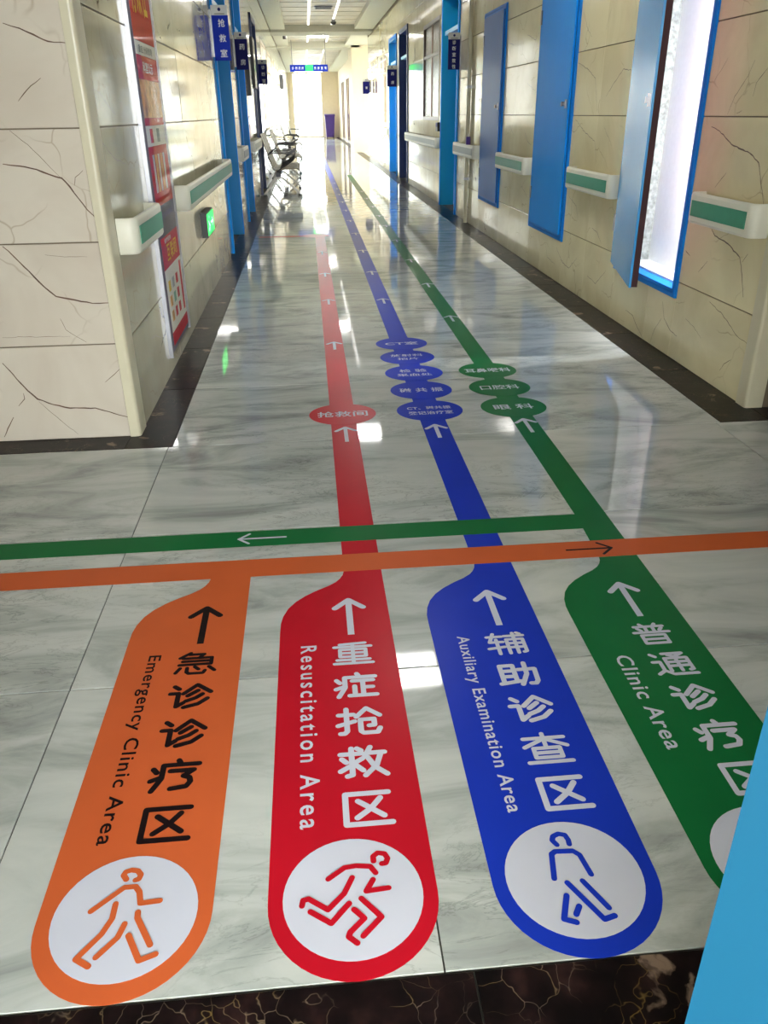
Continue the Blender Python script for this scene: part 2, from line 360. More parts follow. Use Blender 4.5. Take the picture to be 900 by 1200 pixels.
# ------------------------------------------------------------------ stroke data of the lettering (10 x 10 cells, y up)
SICK = [[(5.4, 10), (5.8, 9.1)], [(2.4, 8.5), (9.8, 8.5)], [(2.4, 8.5), (2.4, 4.2), (0.8, 0.4)], [(0.4, 7.4), (1.2, 6.2)], [(0.2, 3.6), (2.2, 4.6)]]
G = {
 '急': [[(3.2, 9.9), (0.8, 7.7)], [(3, 9.1), (6.6, 9.1), (5.6, 7.7)], [(1.6, 7.4), (8.6, 7.4), (8.6, 4.5)], [(1.6, 6), (8.6, 6)], [(0.9, 4.5), (8.6, 4.5)],
        [(1.3, 3.0), (0.4, 1.0)], [(3.0, 3.0), (3.0, 1.2), (3.6, .5), (7, .5), (7.4, 1.6)], [(4.8, 3.4), (5.8, 2.2)], [(8.2, 3.2), (9.7, 1.4)]],
 '诊': [[(1.0, 9.4), (2.2, 8.2)], [(0.3, 6.4), (2.2, 6.4), (2.2, 1.0), (3.7, 2.4)], [(6.4, 9.7), (3.4, 6.2)], [(6.4, 9.7), (9.8, 6.4)],
        [(6.7, 7.2), (4.5, 5.2)], [(7.9, 5.6), (6.4, 4.1), (4.2, 3.0)], [(9.2, 3.7), (7.2, 1.6), (4.0, 0.5)]],
 '疗': SICK + [[(4, 6.5), (8.9, 6.5), (6.9, 4.7), (8.2, 4.1), (8.5, 2.8), (7.8, 1.3), (4.6, .8)]],
 '区': [[(9.5, 9.4), (0.8, 9.4), (0.8, 0.6), (9.8, 0.6)], [(7.8, 7.8), (5.8, 4.9), (3.0, 2.4)], [(3.3, 7.2), (8.3, 2.6)]],
 '重': [[(8.2, 9.8), (1.8, 9.4)], [(0.4, 8.2), (9.6, 8.2)], [(1.8, 6.9), (8.2, 6.9), (8.2, 3.6), (1.8, 3.6), (1.8, 6.9)], [(1.8, 5.25), (8.2, 5.25)],
        [(5, 9.5), (5, .6)], [(1, 2.1), (9, 2.1)], [(0.3, .5), (9.7, .5)]],
 '症': SICK + [[(4.2, 6.9), (9.2, 6.9)], [(6.7, 6.9), (6.7, 0.8)], [(6.7, 4), (9, 4)], [(4.7, 4.6), (4.7, .8)], [(3.4, .7), (9.8, .7)]],
 '抢': [[(0.4, 7.6), (3.8, 7.6)], [(2.2, 9.8), (2.2, 1.4), (1.6, .6), (0.7, .6)], [(0.2, 3.6), (4, 5)], [(6.8, 9.8), (4.4, 6.6)], [(6.8, 9.8), (9.8, 6.8)],
        [(5.3, 5.5), (8.4, 5.5), (8.4, 3.2), (7.2, 3.1)], [(5.3, 5.5), (5.3, 1.2), (5.9, .5), (9, .5), (9.6, 2)]],
 '救': [[(0.3, 7.8), (5, 7.8)], [(2.7, 9.7), (2.7, 0.9), (1.6, .5)], [(3.9, 9.6), (4.8, 8.8)], [(0.6, 6.2), (1.5, 5)], [(0.2, 2.2), (2.4, 3.8)], [(5, 6.1), (3.3, 4.8)],
        [(3.1, 4.5), (5, 2.1)], [(6.8, 9.8), (5.5, 6.6)], [(6.4, 7.8), (9.8, 7.8)], [(9, 7.6), (7.9, 3.6), (5.4, .5)], [(6.1, 6.4), (7.5, 3.1), (9.9, .5)]],
 '辅': [[(0.4, 8.4), (4.2, 8.4)], [(2.2, 9.8), (0.8, 5.8), (4.2, 5.8)], [(2.6, 7), (2.6, .2)], [(0.2, 2.8), (4.3, 3.4)], [(4.9, 8.5), (9.8, 8.5)], [(8.4, 9.9), (9.1, 9.3)],
        [(5.2, .3), (5.2, 6.8), (9.4, 6.8), (9.4, 0.9), (8.7, .6)], [(5.2, 4.9), (9.4, 4.9)], [(5.2, 3), (9.4, 3)], [(7.3, 9.8), (7.3, .3)]],
 '助': [[(1, 1.6), (1, 9), (4.2, 9), (4.2, 1.8)], [(1, 6.6), (4.2, 6.6)], [(1, 4.2), (4.2, 4.2)], [(0.2, 1.2), (5, 2)], [(5.2, 7), (9.4, 7), (9.2, 1.8), (8.6, .7), (7.4, .8)],
        [(7.2, 9.8), (7.1, 5), (5.3, .5)]],
 '查': [[(0.6, 8.4), (9.4, 8.4)], [(5, 9.9), (5, 5.7)], [(4.8, 8), (0.4, 5.5)], [(5.2, 8), (9.6, 5.5)], [(2.2, 5), (7.8, 5), (7.8, 1.9), (2.2, 1.9), (2.2, 5)], [(2.2, 3.45), (7.8, 3.45)],
        [(0.4, .4), (9.6, .4)]],
 '普': [[(3, 9.9), (3.6, 9)], [(7, 9.9), (6.4, 9)], [(1.2, 8.7), (8.8, 8.7)], [(4, 8.6), (4, 5.9)], [(6, 8.6), (6, 5.9)], [(1.8, 7.8), (2.6, 6.7)], [(8.2, 7.8), (7.4, 6.7)],
        [(0.4, 5.8), (9.6, 5.8)], [(2, 4.4), (8, 4.4), (8, .5), (2, .5), (2, 4.4)], [(2, 2.45), (8, 2.45)]],
 '通': [[(0.8, 9.4), (1.8, 8.4)], [(0.4, 6), (2.2, 6), (2.2, 2.2), (0.4, .8)], [(2.2, 2.2), (4, .5), (9.8, .5)], [(3.8, 9.5), (8.8, 9.5), (6.8, 8.2)], [(5, 8.9), (6.6, 8.0)],
        [(3.8, 1.9), (3.8, 7.4), (9.3, 7.4), (9.3, 2.3), (8.5, 2)], [(3.8, 5.7), (9.3, 5.7)], [(3.8, 4), (9.3, 4)], [(6.5, 7.4), (6.5, 1.9)]],
}
# marble veins (weight, points on the wall plane) and pictogram strokes (metres from the disc centre)
VEIN_FRONT=[
 (1,[(-1.034,1.556),(-0.980,1.540),(-0.918,1.511),(-0.891,1.500),(-0.822,1.494)]),
 (0.7,[(-0.939,1.386),(-0.978,1.362),(-1.009,1.336),(-1.033,1.313)]),
 (1.2,[(-1.134,1.105),(-1.075,1.097),(-1.015,1.084),(-0.972,1.066),(-0.928,1.052),(-0.903,1.020),(-0.879,0.979),(-0.854,0.938),(-0.819,0.896)]),
 (0.4,[(-1.084,1.217),(-1.029,1.169),(-0.979,1.110),(-0.933,1.055)]),
 (0.5,[(-0.845,1.078),(-0.878,1.054),(-0.886,1.025)]),
 (1.3,[(-1.200,0.811),(-1.149,0.751),(-1.106,0.695),(-1.071,0.650),(-1.034,0.613),(-0.960,0.596),(-0.895,0.581),(-0.822,0.581)]),
 (1.2,[(-1.303,0.348),(-1.269,0.296),(-1.226,0.226),(-1.193,0.187),(-1.134,0.160),(-1.067,0.141),(-0.961,0.137),(-0.905,0.117),(-0.825,0.088)]),
 (0.4,[(-1.190,0.175),(-1.133,0.108),(-1.054,0.020)]),
 (0.6,[(-1.246,0.215),(-1.246,0.190),(-1.278,0.159)]),
 (0.6,[(-0.819,0.315),(-0.860,0.280),(-0.900,0.250)]),
 (0.3,[(-1.280,0.454),(-1.167,0.454),(-1.009,0.450)]),
 (0.3,[(-1.046,0.775),(-0.972,0.765),(-0.885,0.763)]),
 (0.4,[(-1.035,0.524),(-1.021,0.478),(-0.946,0.422)]),
 (0.8,[(-1.309,0.110),(-1.344,0.060),(-1.367,0.022)]),
]
VEIN_LEFT=[
 (0.8,[(3.500,1.351),(3.588,1.343),(3.684,1.305),(3.816,1.266)]),
 (0.8,[(3.474,1.180),(3.581,1.136),(3.687,1.100),(3.873,1.074)]),
 (0.6,[(3.838,0.662),(3.726,0.609),(3.634,0.577)]),
 (0.5,[(3.852,0.505),(3.986,0.434)]),
 (0.5,[(4.180,0.414),(3.876,0.397),(3.492,0.401)]),
 (0.7,[(3.874,0.302),(4.020,0.279),(4.143,0.236)]),
 (0.8,[(3.493,0.224),(3.561,0.197),(3.635,0.109),(3.715,0.019)]),
 (0.5,[(4.351,0.117),(4.590,0.015)]),
]
VEIN_RIGHT=[
 (1.2,[(4.166,1.177),(4.072,1.159),(3.935,1.106),(3.735,1.071),(3.659,1.041),(3.601,0.950),(3.548,0.873)]),
 (0.6,[(3.847,1.446),(3.887,1.384),(3.980,1.306),(4.022,1.231)]),
 (0.7,[(3.726,1.409),(3.802,1.355),(3.811,1.303)]),
 (0.4,[(4.106,1.467),(4.155,1.421),(4.208,1.381)]),
 (0.6,[(3.937,1.235),(3.888,1.247)]),
 (0.6,[(3.937,0.984),(3.989,0.943),(4.029,0.910)]),
 (0.8,[(6.399,1.559),(6.158,1.507),(5.999,1.451),(5.898,1.249)]),
 (0.9,[(5.301,1.465),(5.474,1.483),(5.600,1.418),(5.747,1.337)]),
 (0.6,[(6.386,1.873),(6.252,1.752),(6.151,1.705)]),
 (0.5,[(5.804,1.843),(5.876,1.722)]),
 (0.8,[(6.363,1.196),(6.104,1.112),(5.886,1.065),(5.814,0.932)]),
 (0.4,[(5.734,1.160),(5.535,1.045)]),
 (0.7,[(6.364,0.671),(6.165,0.619),(6.097,0.533)]),
 (0.8,[(5.762,0.511),(5.650,0.496),(5.547,0.437)]),
 (0.7,[(6.896,0.244),(6.816,0.148),(6.580,0.126)]),
 (0.8,[(6.582,0.262),(6.388,0.176),(6.206,0.160),(6.030,0.270)]),
 (0.8,[(5.766,0.183),(5.574,0.160),(5.394,0.282)]),
 (0.9,[(4.242,0.582),(4.183,0.565)]),
 (1.2,[(3.993,0.722),(3.948,0.696),(3.803,0.677),(3.673,0.636),(3.623,0.562),(3.578,0.472)]),
 (0.6,[(3.606,0.661),(3.644,0.618)]),
 (0.6,[(3.979,0.569),(4.060,0.502)]),
 (0.9,[(7.955,1.852),(7.659,1.793),(7.546,1.844)]),
 (0.8,[(8.647,1.836),(8.438,1.808)]),
 (0.7,[(7.853,1.477),(7.491,1.391)]),
 (0.8,[(7.871,1.105),(7.725,1.013),(7.600,0.985),(7.530,1.019)]),
 (0.6,[(8.470,1.139),(8.239,1.042)]),
 (0.6,[(7.872,0.643),(7.598,0.551)]),
 (0.7,[(4.964,0.109),(4.838,0.101),(4.749,0.051),(4.640,0.008)]),
 (0.8,[(4.435,0.273),(4.384,0.188),(4.289,0.146),(4.190,0.135)]),
 (0.6,[(3.581,0.174),(3.640,0.136),(3.669,0.095)]),
 (0.7,[(3.888,0.387),(3.739,0.357),(3.571,0.294),(3.436,0.279)]),
 (0.5,[(4.421,0.179),(4.495,0.095),(4.530,0.010)]),
 (0.4,[(4.121,0.248),(4.009,0.229),(3.912,0.193)]),
]
PIC_WALK=[
 [(-0.012,0.074),(-0.019,0.084),(-0.016,0.091),(-0.006,0.094),(0.006,0.091),(0.013,0.082),(0.011,0.073),(0.005,0.071)],
 [(-0.062,0.013),(-0.012,0.057),(0.008,0.057),(0.017,0.045),(0.023,0.021),(0.057,0.023)],
 [(-0.021,0.024),(-0.021,-0.005),(-0.033,-0.034),(-0.066,-0.076),(-0.042,-0.091)],
 [(0.003,-0.018),(-0.004,-0.043),(-0.033,-0.076)],
 [(0.022,0.003),(0.023,-0.008),(0.054,-0.062)],
 [(0.014,-0.041),(0.040,-0.089),(0.066,-0.080)],
]
PIC_RUN=[
 [(0.042,0.069),(0.042,0.080),(0.051,0.087),(0.064,0.084),(0.069,0.073),(0.065,0.063),(0.057,0.062)],
 [(-0.044,0.038),(-0.013,0.060),(0.008,0.062),(0.035,0.058),(0.044,0.043)],
 [(0.038,0.029),(0.024,0.006),(0.065,0.009)],
 [(0.000,0.037),(-0.016,0.005),(-0.046,-0.025),(-0.080,-0.000),(-0.090,-0.002),(-0.092,-0.013)],
 [(-0.008,-0.016),(-0.041,-0.052),(-0.077,-0.026)],
 [(0.014,-0.008),(0.047,-0.048),(0.013,-0.081)],
 [(0.000,-0.029),(0.017,-0.048),(-0.009,-0.072),(-0.012,-0.080),(0.002,-0.093)],
]
PIC_EXAM=[
 [(-0.012,0.071),(-0.018,0.082),(-0.014,0.091),(-0.002,0.096),(0.010,0.092),(0.013,0.080),(0.012,0.070)],
 [(-0.038,-0.002),(-0.028,0.051),(-0.020,0.056),(0.014,0.054),(0.024,0.044),(0.032,-0.000)],
 [(-0.017,-0.013),(0.026,-0.091),(0.046,-0.086)],
 [(0.012,-0.012),(0.041,-0.070)],
 [(-0.026,-0.039),(-0.044,-0.084),(-0.024,-0.092)],
 [(-0.010,-0.062),(-0.020,-0.077)],
]
# ------------------------------------------------------------------ lettering from the built-in font, evaluated in one go
EN = ['Emergency Clinic Area', 'Resuscitation Area', 'Auxiliary Examination Area', 'Clinic Area']
STR = EN + ['抢救间', 'CT室', '放射科', '拍片', '检 验', '采血处', '磁 共 振', 'CT、磁共振', '登记治疗室', '耳鼻喉科', '口腔科', '眼 科', '抢', '救', '室', '药', '房',
            '有', '效', '性', '重症 分级管理', '科室公示', '互', '联', '网', '健康服务', '→', '安全出口', '内科诊室', '诊', '断']
TEXT = {}
def bake_text():
    tmp = []
    for s in STR:
        cu = bpy.data.curves.new('lettering', 'FONT'); cu.body = s; cu.size = 1.0; cu.resolution_u = 3
        cu.offset = 0.013 if s in EN else 0.014
        if s in EN: cu.space_character = 1.3 if s == EN[1] else 1.12
        o = bpy.data.objects.new('lettering', cu); C.objects.link(o); tmp.append(o)
    dg = bpy.context.evaluated_depsgraph_get()
    for o, s in zip(tmp, STR):
        me = o.evaluated_get(dg).to_mesh()
        v = [tuple(q.co) for q in me.vertices]; f = [tuple(p.vertices) for p in me.polygons]
        o.evaluated_get(dg).to_mesh_clear()
        xs = [q[0] for q in v] or [0, 1]; ys = [q[1] for q in v] or [0, 1]
        TEXT[s] = (v, f, min(xs), max(xs), min(ys), max(ys))
    for o in tmp:
        cu = o.data; bpy.data.objects.remove(o); bpy.data.curves.remove(cu)
bake_text()

def text(s, origin, ux, uy, w, h, material, parent, name='lettering', label=None):
    """string s filling a w x h box whose lower left corner is origin; ux, uy unit directions"""
    v, f, x0, x1, y0, y1 = TEXT[s]
    o_, ux, uy = Vector(origin), Vector(ux), Vector(uy)
    P = [tuple(o_ + ux * ((q[0] - x0) / (x1 - x0) * w) + uy * ((q[1] - y0) / (y1 - y0) * h)) for q in v]
    # one mesh per word: cut at the widest gaps
    iv = sorted((min(v[i][0] for i in p), max(v[i][0] for i in p)) for p in f); gaps = []; hi = iv[0][1]
    for a, c in iv:
        if a > hi: gaps.append((a - hi, (a + hi) / 2))
        hi = max(hi, c)
    nw = len(s.split()) if len(max(s.split(), key=len)) > 1 else 1
    cuts = sorted(g for _, g in sorted(gaps, reverse=True)[:nw - 1]) + [1e9]; lo = -1e9
    for c in cuts:
        b = MB(); mp = {}
        for p in f:
            xc = sum(v[i][0] for i in p) / len(p)
            if not lo <= xc < c: continue
            for i in p:
                if i not in mp: mp[i] = len(b.v); b.v.append(P[i])
            b.f.append(tuple(mp[i] for i in p))
        lo = c
        o = b.build(name, material, parent)
    if label: o['label'] = label
    return o

def stroke(b, pts, w, z, cap=True, closed=False):
    """flat round-ended line in the floor plane"""
    r = w / 2; n = 10; dz = 2e-5
    for (x0, y0), (x1, y1) in zip(pts, pts[1:]):
        L = math.hypot(x1 - x0, y1 - y0)
        if L < 1e-6: continue
        zq = z + len(b.v) * 1.5e-6
        nx, ny = -(y1 - y0) / L * r, (x1 - x0) / L * r; k = len(b.v)
        b.v += [(x0 - nx, y0 - ny, zq), (x1 - nx, y1 - ny, zq), (x1 + nx, y1 + ny, zq), (x0 + nx, y0 + ny, zq)]; b.f.append((k, k + 1, k + 2, k + 3))
    for i, (x, y) in enumerate(pts):
        if not cap and i in (0, len(pts) - 1): continue
        k = len(b.v); zq = z + k * 1.5e-6
        b.v += [(x + r * math.cos(2 * PI * j / n), y + r * math.sin(2 * PI * j / n), zq) for j in range(n)]; b.f.append(tuple(range(k, k + n)))

# ------------------------------------------------------------------ floor
X0, X1 = -0.80, 1.99          # corridor wall planes
T = 0.805
floor = structure('floor')
fb = MB(); fb.box(-6, 7, -5.5, 50.4, -0.14, -0.0045)
fb.build('floor_bed', M['floor_grout'], floor)
GAP = 0.003
def ftile(x0, x1, y0, y1, m='floor', name='tile'):
    place_tile(name, x1 - x0 - GAP, y1 - y0 - GAP * 1.6, 0.004, M[m], ((x0 + x1) / 2, (y0 + y1) / 2, 0), (0, 0, 0), floor)
XS = [-0.647 + T * i for i in range(4)]   # -0.647 .168 .973 1.778
for r in range(3):                         # cross corridor
    for i in range(-3, 6):
        ftile(-0.647 + T * i, -0.647 + T * (i + 1), 0.81 + 0.8 * r, 0.81 + 0.8 * (r + 1))
for r in range(15):                        # main corridor, tiles big enough to tell apart
    y = 3.21 + 0.8 * r
    for i in range(3): ftile(XS[i] if i else -0.63, XS[i + 1] if i < 2 else 1.79, y, y + 0.8)
far = MB()
for r in range(15, 59):
    y = 3.21 + 0.8 * r
    for i in range(3): far.box((XS[i] if i else -0.63) + .001, (XS[i + 1] if i < 2 else 1.79) - .001, y + .001, y + .799, -0.004, 0)
for r in range(6):
    for i in range(5): far.box(2.0 + T * i, 2.0 + T * (i + 1) - .002, 27.2 + .78 * r, 27.2 + .78 * (r + 1) - .002, -0.004, 0)
far.build('far_tiles', M['floor'], floor, kind='stuff')
# dark marble border: threshold, both skirts of the corridor and the returns round the pillars
for i in range(-3, 6): ftile(-0.6 + T * i, -0.6 + T * (i + 1), 0.22, 0.81, 'dark', 'border_tile')
for i in range(16):
    y = 3.21 + 0.8 * i
    ftile(-0.83, -0.63, y, y + 0.8, 'dark', 'border_tile'); ftile(1.79, 2.02, y, y + 0.8, 'dark', 'border_tile')
for i in range(4):
    ftile(-0.83 - 0.8 * (i + 1), -0.83 - 0.8 * i, 3.21, 3.38, 'dark', 'border_tile'); ftile(2.02 + 0.8 * i, 2.82 + 0.8 * i, 3.21, 3.40, 'dark', 'border_tile')
fd = MB()
for i in range(16, 58):
    y = 3.21 + 0.8 * i
    fd.box(-0.83, -0.631, y, y + .798, -.004, 0); fd.box(1.791, 2.02, y, y + .798, -.004, 0)
fd.build('far_border', M['dark'], floor, kind='stuff')

# ------------------------------------------------------------------ vinyl route markings on the floor
ZR, ZG, ZO = 0.0004, 0.0008, 0.0012
def pill(x0, y_top=2.10):
    p = []
    for k in range(25):
        a = PI + PI * k / 24; p.append((x0 + .153 + .153 * math.cos(a), .962 + .153 * math.sin(a)))
    p += [(x0 + .306, y_top), (x0 + .186, y_top)]
    p += [(x0 + a, b) for a, b in ((.182, 2.08), (.173, 2.06), (.160, 2.042), (.138, 2.023), (.104, 2.001), (.069, 1.974), (.041, 1.945), (.020, 1.912), (.007, 1.875), (.001, 1.84), (0, 1.80))]
    return p
def arrow(cx, tip, L, wd, th, material, parent, z, ang=0):
    b = MB(); ca, sa = math.cos(ang), math.sin(ang)
    f = lambda q: (cx + q[0] * ca - q[1] * sa, tip + q[0] * sa + q[1] * ca)
    stroke(b, [f((0, -L)), f((0, -th * .4))], th, z, cap=False)
    stroke(b, [f((-wd / 2, -wd * .52)), f((0, 0)), f((wd / 2, -wd * .52))], th, z)
    return b.build('arrow', material, parent)
def disc(cx, cy, rx, ry, z, material, parent, name, h=0.0003, n=48):
    return MB().prism([(cx + rx * math.cos(2 * PI * k / n), cy + ry * math.sin(2 * PI * k / n)) for k in range(n)], z - h, z, 'z').build(name, material, parent)
def char(ch, cx, top, w, h, th, material, parent, z):
    b = MB()
    for s in G[ch]: stroke(b, [(cx - w / 2 + p[0] / 10 * (w - th) + th / 2, top - h + p[1] / 10 * (h - th) + th / 2) for p in s], th, z)
    o = b.build('character', material, parent); return o
def lane(x0, chars, eng, vm, ink, z, label, pic, eng_y=(1.728, 1.125)):
    t = thing('floor_sticker', (x0 + .153, .962, 0), label, 'floor sticker', None)
    zz = z + .0004
    arrow(x0 + .192, 1.94, .172, .080, .018, M[ink], t, zz)
    for i, ch in enumerate(chars): char(ch, x0 + .192, 1.735 - .1295 * i, .115, .102, .0128 if ch in '区诊疗助抢救症' else .0105, M[ink], t, zz)
    text(eng, (x0 + .056, eng_y[0], zz), (0, -1, 0), (1, 0, 0), eng_y[0] - eng_y[1], .042, M[ink], t)
    disc(x0 + .153, .968, .1265, .1245, z + .0004, M['v_white'], t, 'disc')
    if pic:
        b = MB()
        for s in pic: stroke(b, [(x0 + .153 + p[0], .968 + p[1]) for p in s], .0108, z + .0008)
        b.build('pictogram', M[vm], t)
    return t
OX, RX, BX, GX = -.540, -.137, .270, .668
# orange: bay plus the band that crosses the whole corridor
t = lane(OX, '急诊诊疗区', EN[0], 'v_orange', 'v_black', ZO, 'orange route sticker with black 急诊诊疗区, walking figure and band crossing the floor', PIC_WALK)
p = pill(OX, 2.10); i = p.index((OX + .306, 2.10))
out = p[:i] + [(OX + .306, 2.10), (6.0, 2.10), (6.0, 2.205), (-3.0, 2.205), (-3.0, 2.10)] + p[i + 1:]
MB().prism(out, ZO - .0003, ZO, 'z').build('band', M['v_orange'], t)
a_ = arrow(.913, 2.152, .15, .072, .009, M['v_black'], t, ZO + .0004, ang=-PI / 2)
# red
t = lane(RX, '重症抢救区', EN[1], 'v_red', 'v_white', ZR, 'red route sticker with white 重症抢救区, running figure and line up the corridor', PIC_RUN)
p = pill(RX, 2.10); i = p.index((RX + .306, 2.10))
MB().prism(p[:i] + [(RX + .302, 2.10), (.167, 9.55), (.057, 9.55)] + p[i + 1:], ZR - .0003, ZR, 'z').build('band', M['v_red'], t)
MB().prism([(-.58, 9.58), (.0, 9.58), (.0, 9.66), (-.58, 9.66)], ZR - .0003, ZR, 'z').build('side_band', M['v_red'], t)
for y in (3.351, 4.843, 6.10, 7.218, 8.433): arrow(.112, y, .175, .085, .017, M['v_white'], t, ZR + .0004)
def oval(cx, cy, vm, lines, t, label, rows=((.24, .07),), z=.0015):
    e = disc(cx, cy, .156, .143, z, M[vm], t, 'oval_sign'); e['label'] = label
    n = len(lines); y = cy + (.045 if n == 2 else .0)
    for k, (s, w, h) in enumerate(lines):
        yy = cy + (.012 if (n == 2 and k == 0) else (-.012 - h if n == 2 else -h / 2))
        text(s, (cx - w / 2, yy, z + .0004), (1, 0, 0), (0, 1, 0), w, h, M['v_white'], e)
oval(.108, 3.527, 'v_red', [('抢救间', .235, .075)], t, 'red oval lettered 抢救间')
oval(.06, 9.62, 'v_red', [], t, 'red oval at the end of the red line')
# blue
t = lane(BX, '辅助诊查区', EN[2], 'v_blue', 'v_white', ZR, 'blue route sticker with white 辅助诊查区, bending figure and line up the corridor', PIC_EXAM)
p = pill(BX, 2.10); i = p.index((BX + .306, 2.10))
MB().prism(p[:i] + [(BX + .302, 2.10), (.60, 46), (.49, 46)] + p[i + 1:], ZR - .0003, ZR, 'z').build('band', M['v_blue'], t)
arrow(.515, 3.335, .16, .088, .018, M['v_white'], t, ZR + .0004)
for k, y in enumerate((6.07, 7.24, 8.475, 9.78, 11.03, 12.28, 13.5, 14.8, 16.0, 17.3)): arrow(.522 + .0025 * k, y, .175, .085, .017, M['v_white'], t, ZR + .0004)
for y, L, lab in ((3.53, [('CT、磁共振', .21, .044), ('登记治疗室', .21, .046)], 'CT、磁共振登记治疗室'), (3.838, [('磁 共 振', .22, .066)], '磁共振'), (4.137, [('检 验', .15, .055), ('采血处', .19, .048)], '检验采血处'),
                  (4.447, [('放射科', .19, .05), ('拍片', .12, .045)], '放射科拍片'), (4.752, [('CT室', .20, .066)], 'CT室')):
    oval(.52, y, 'v_blue', L, t, 'blue oval lettered ' + lab)
# green: bay, line up the corridor and the branch to the left
t = lane(GX, '普通诊疗区', EN[3], 'v_green', 'v_white', ZG, 'green route sticker with white 普通诊疗区, long line and branch to the left', None, eng_y=(1.60, 1.262))
p = pill(GX, 2.10); i = p.index((GX + .306, 2.10))
MB().prism(p[:i] + [(GX + .308, 2.10), (GX + .312, 3.0), (1.01, 19.6), (.90, 19.6), (.872, 3.0), (.868, 2.398), (-3, 2.398), (-3, 2.292), (.864, 2.292)] + p[i + 1:], ZG - .0003, ZG, 'z').build('band', M['v_green'], t)
arrow(-.288, 2.345, .158, .066, .009, M['v_white'], t, ZG + .0004, ang=PI / 2)
for k, y in enumerate((3.359, 5.439, 6.616, 7.818, 9.142, 10.418, 11.5, 12.7, 14.0, 15.3)): arrow(.927 + .004 * k, y, .17, .088, .018 if k == 0 else .017, M['v_white'], t, ZG + .0004)
for y, s, w, lab in ((3.53, '眼 科', .19, '眼科'), (3.832, '口腔科', .2, '口腔科'), (4.132, '耳鼻喉科', .25, '耳鼻喉科')):
    oval(.922, y, 'v_green', [(s, w, .07)], t, 'green oval lettered ' + lab)

# ------------------------------------------------------------------ walls
ZT = 3.30      # ceiling height over the soffits
ROWS = [0, .412, .817, 1.222, 1.628, 2.03, 2.43, 2.83, 3.23]
def wall_rot(side):
    cols = {'R': ((0, -1, 0), (0, 0, 1)), 'L': ((0, 1, 0), (0, 0, 1)), 'F': ((1, 0, 0), (0, 0, 1))}[side]
    x, y = Vector(cols[0]), Vector(cols[1]); z = x.cross(y)
    return Matrix((x, y, z)).transposed()
def tile_wall(side, plane, a0, a1, holes, cols, m, parent, tilt=.12, rows=ROWS, stuff_from=None, near_m=None, near_to=0):
    base = wall_rot(side); st = MB()
    for ci in range(len(cols) - 1):
        for ri in range(len(rows) - 1):
            c0, c1 = max(cols[ci], a0), min(cols[ci + 1], a1)
            if c1 - c0 < .02: continue
            for (p0, p1, q0, q1) in subtract((c0, c1, rows[ri], rows[ri + 1]), holes):
                if p1 - p0 < .012 or q1 - q0 < .012: continue
                w, h = p1 - p0 - .0012, q1 - q0 - .005
                if w < .006 or h < .006: continue
                pc, qc = (p0 + p1) / 2, (q0 + q1) / 2
                if stuff_from is not None and p0 > stuff_from:
                    if side == 'R': st.box(plane, plane + .01, p0 + .001, p1 - .001, q0 + .002, q1 - .003)
                    else: st.box(plane - .01, plane, p0 + .001, p1 - .001, q0 + .002, q1 - .003)
                    continue
                small = Matrix.Rotation(math.radians(random.uniform(-tilt, tilt)), 3, 'X') @ Matrix.Rotation(math.radians(random.uniform(-tilt, tilt)), 3, 'Y')
                loc = {'R': (plane, pc, qc), 'L': (plane, pc, qc), 'F': (pc, plane, qc)}[side]
                place_tile('tile', w, h, .008, near_m if near_m and p0 < near_to else m, loc, (base @ small).to_euler(), parent)
    if st.v: st.build('far_tiles', m, parent, kind='stuff')
def backing(side, plane, a0, a1, holes, parent, depth=.24, z1=3.42):
    b = MB()
    for (p0, p1, q0, q1) in subtract((a0, a1, 0, z1), holes):
        if side == 'R': b.box(plane + .006, plane + depth, p0, p1, q0, q1)
        elif side == 'L': b.box(plane - depth, plane - .006, p0, p1, q0, q1)
        else: b.box(p0, p1, plane + .006, plane + depth, q0, q1)
    return b.build('wall_core', M['grout'], parent)
def veins(data, side, plane, parent):
    b = MB(); e = {'R': -.0006, 'L': .0006, 'F': -.0006}[side]
    for wgt, pts in data:
        # jitter each stretch so that the crack wanders, taper towards the ends
        P = []
        for (u0, v0), (u1, v1) in zip(pts, pts[1:]):
            L = math.hypot(u1 - u0, v1 - v0); n = max(2, int(L / .02))
            for k in range(n):
                t_ = k / n; j = 0 if k == 0 else L * .03 + .0012
                P.append((u0 + (u1 - u0) * t_ + random.uniform(-j, j) * .5, v0 + (v1 - v0) * t_ + random.uniform(-j, j) * .5))
        P.append(pts[-1]); k0 = len(b.v); N = len(P)
        for i, (u, v) in enumerate(P):
            a, c = P[max(i - 1, 0)], P[min(i + 1, N - 1)]; du, dv = c[0] - a[0], c[1] - a[1]; L = math.hypot(du, dv) or 1
            t_ = i / (N - 1); w = .0019 * wgt * (0.35 + 1.0 * math.sin(PI * min(1, .12 + t_ * .8)) * random.uniform(.6, 1.25))
            for s in (-1, 1):
                uu, vv = u - dv / L * w * s, v + du / L * w * s
                b.v.append({'R': (plane + e, uu, vv), 'L': (plane + e, uu, vv), 'F': (uu, plane + e, vv)}[side])
        for i in range(N - 1): b.f.append((k0 + 2 * i, k0 + 2 * i + 1, k0 + 2 * i + 3, k0 + 2 * i + 2))
    return b.build('vein', M['vein'], parent, kind='stuff')

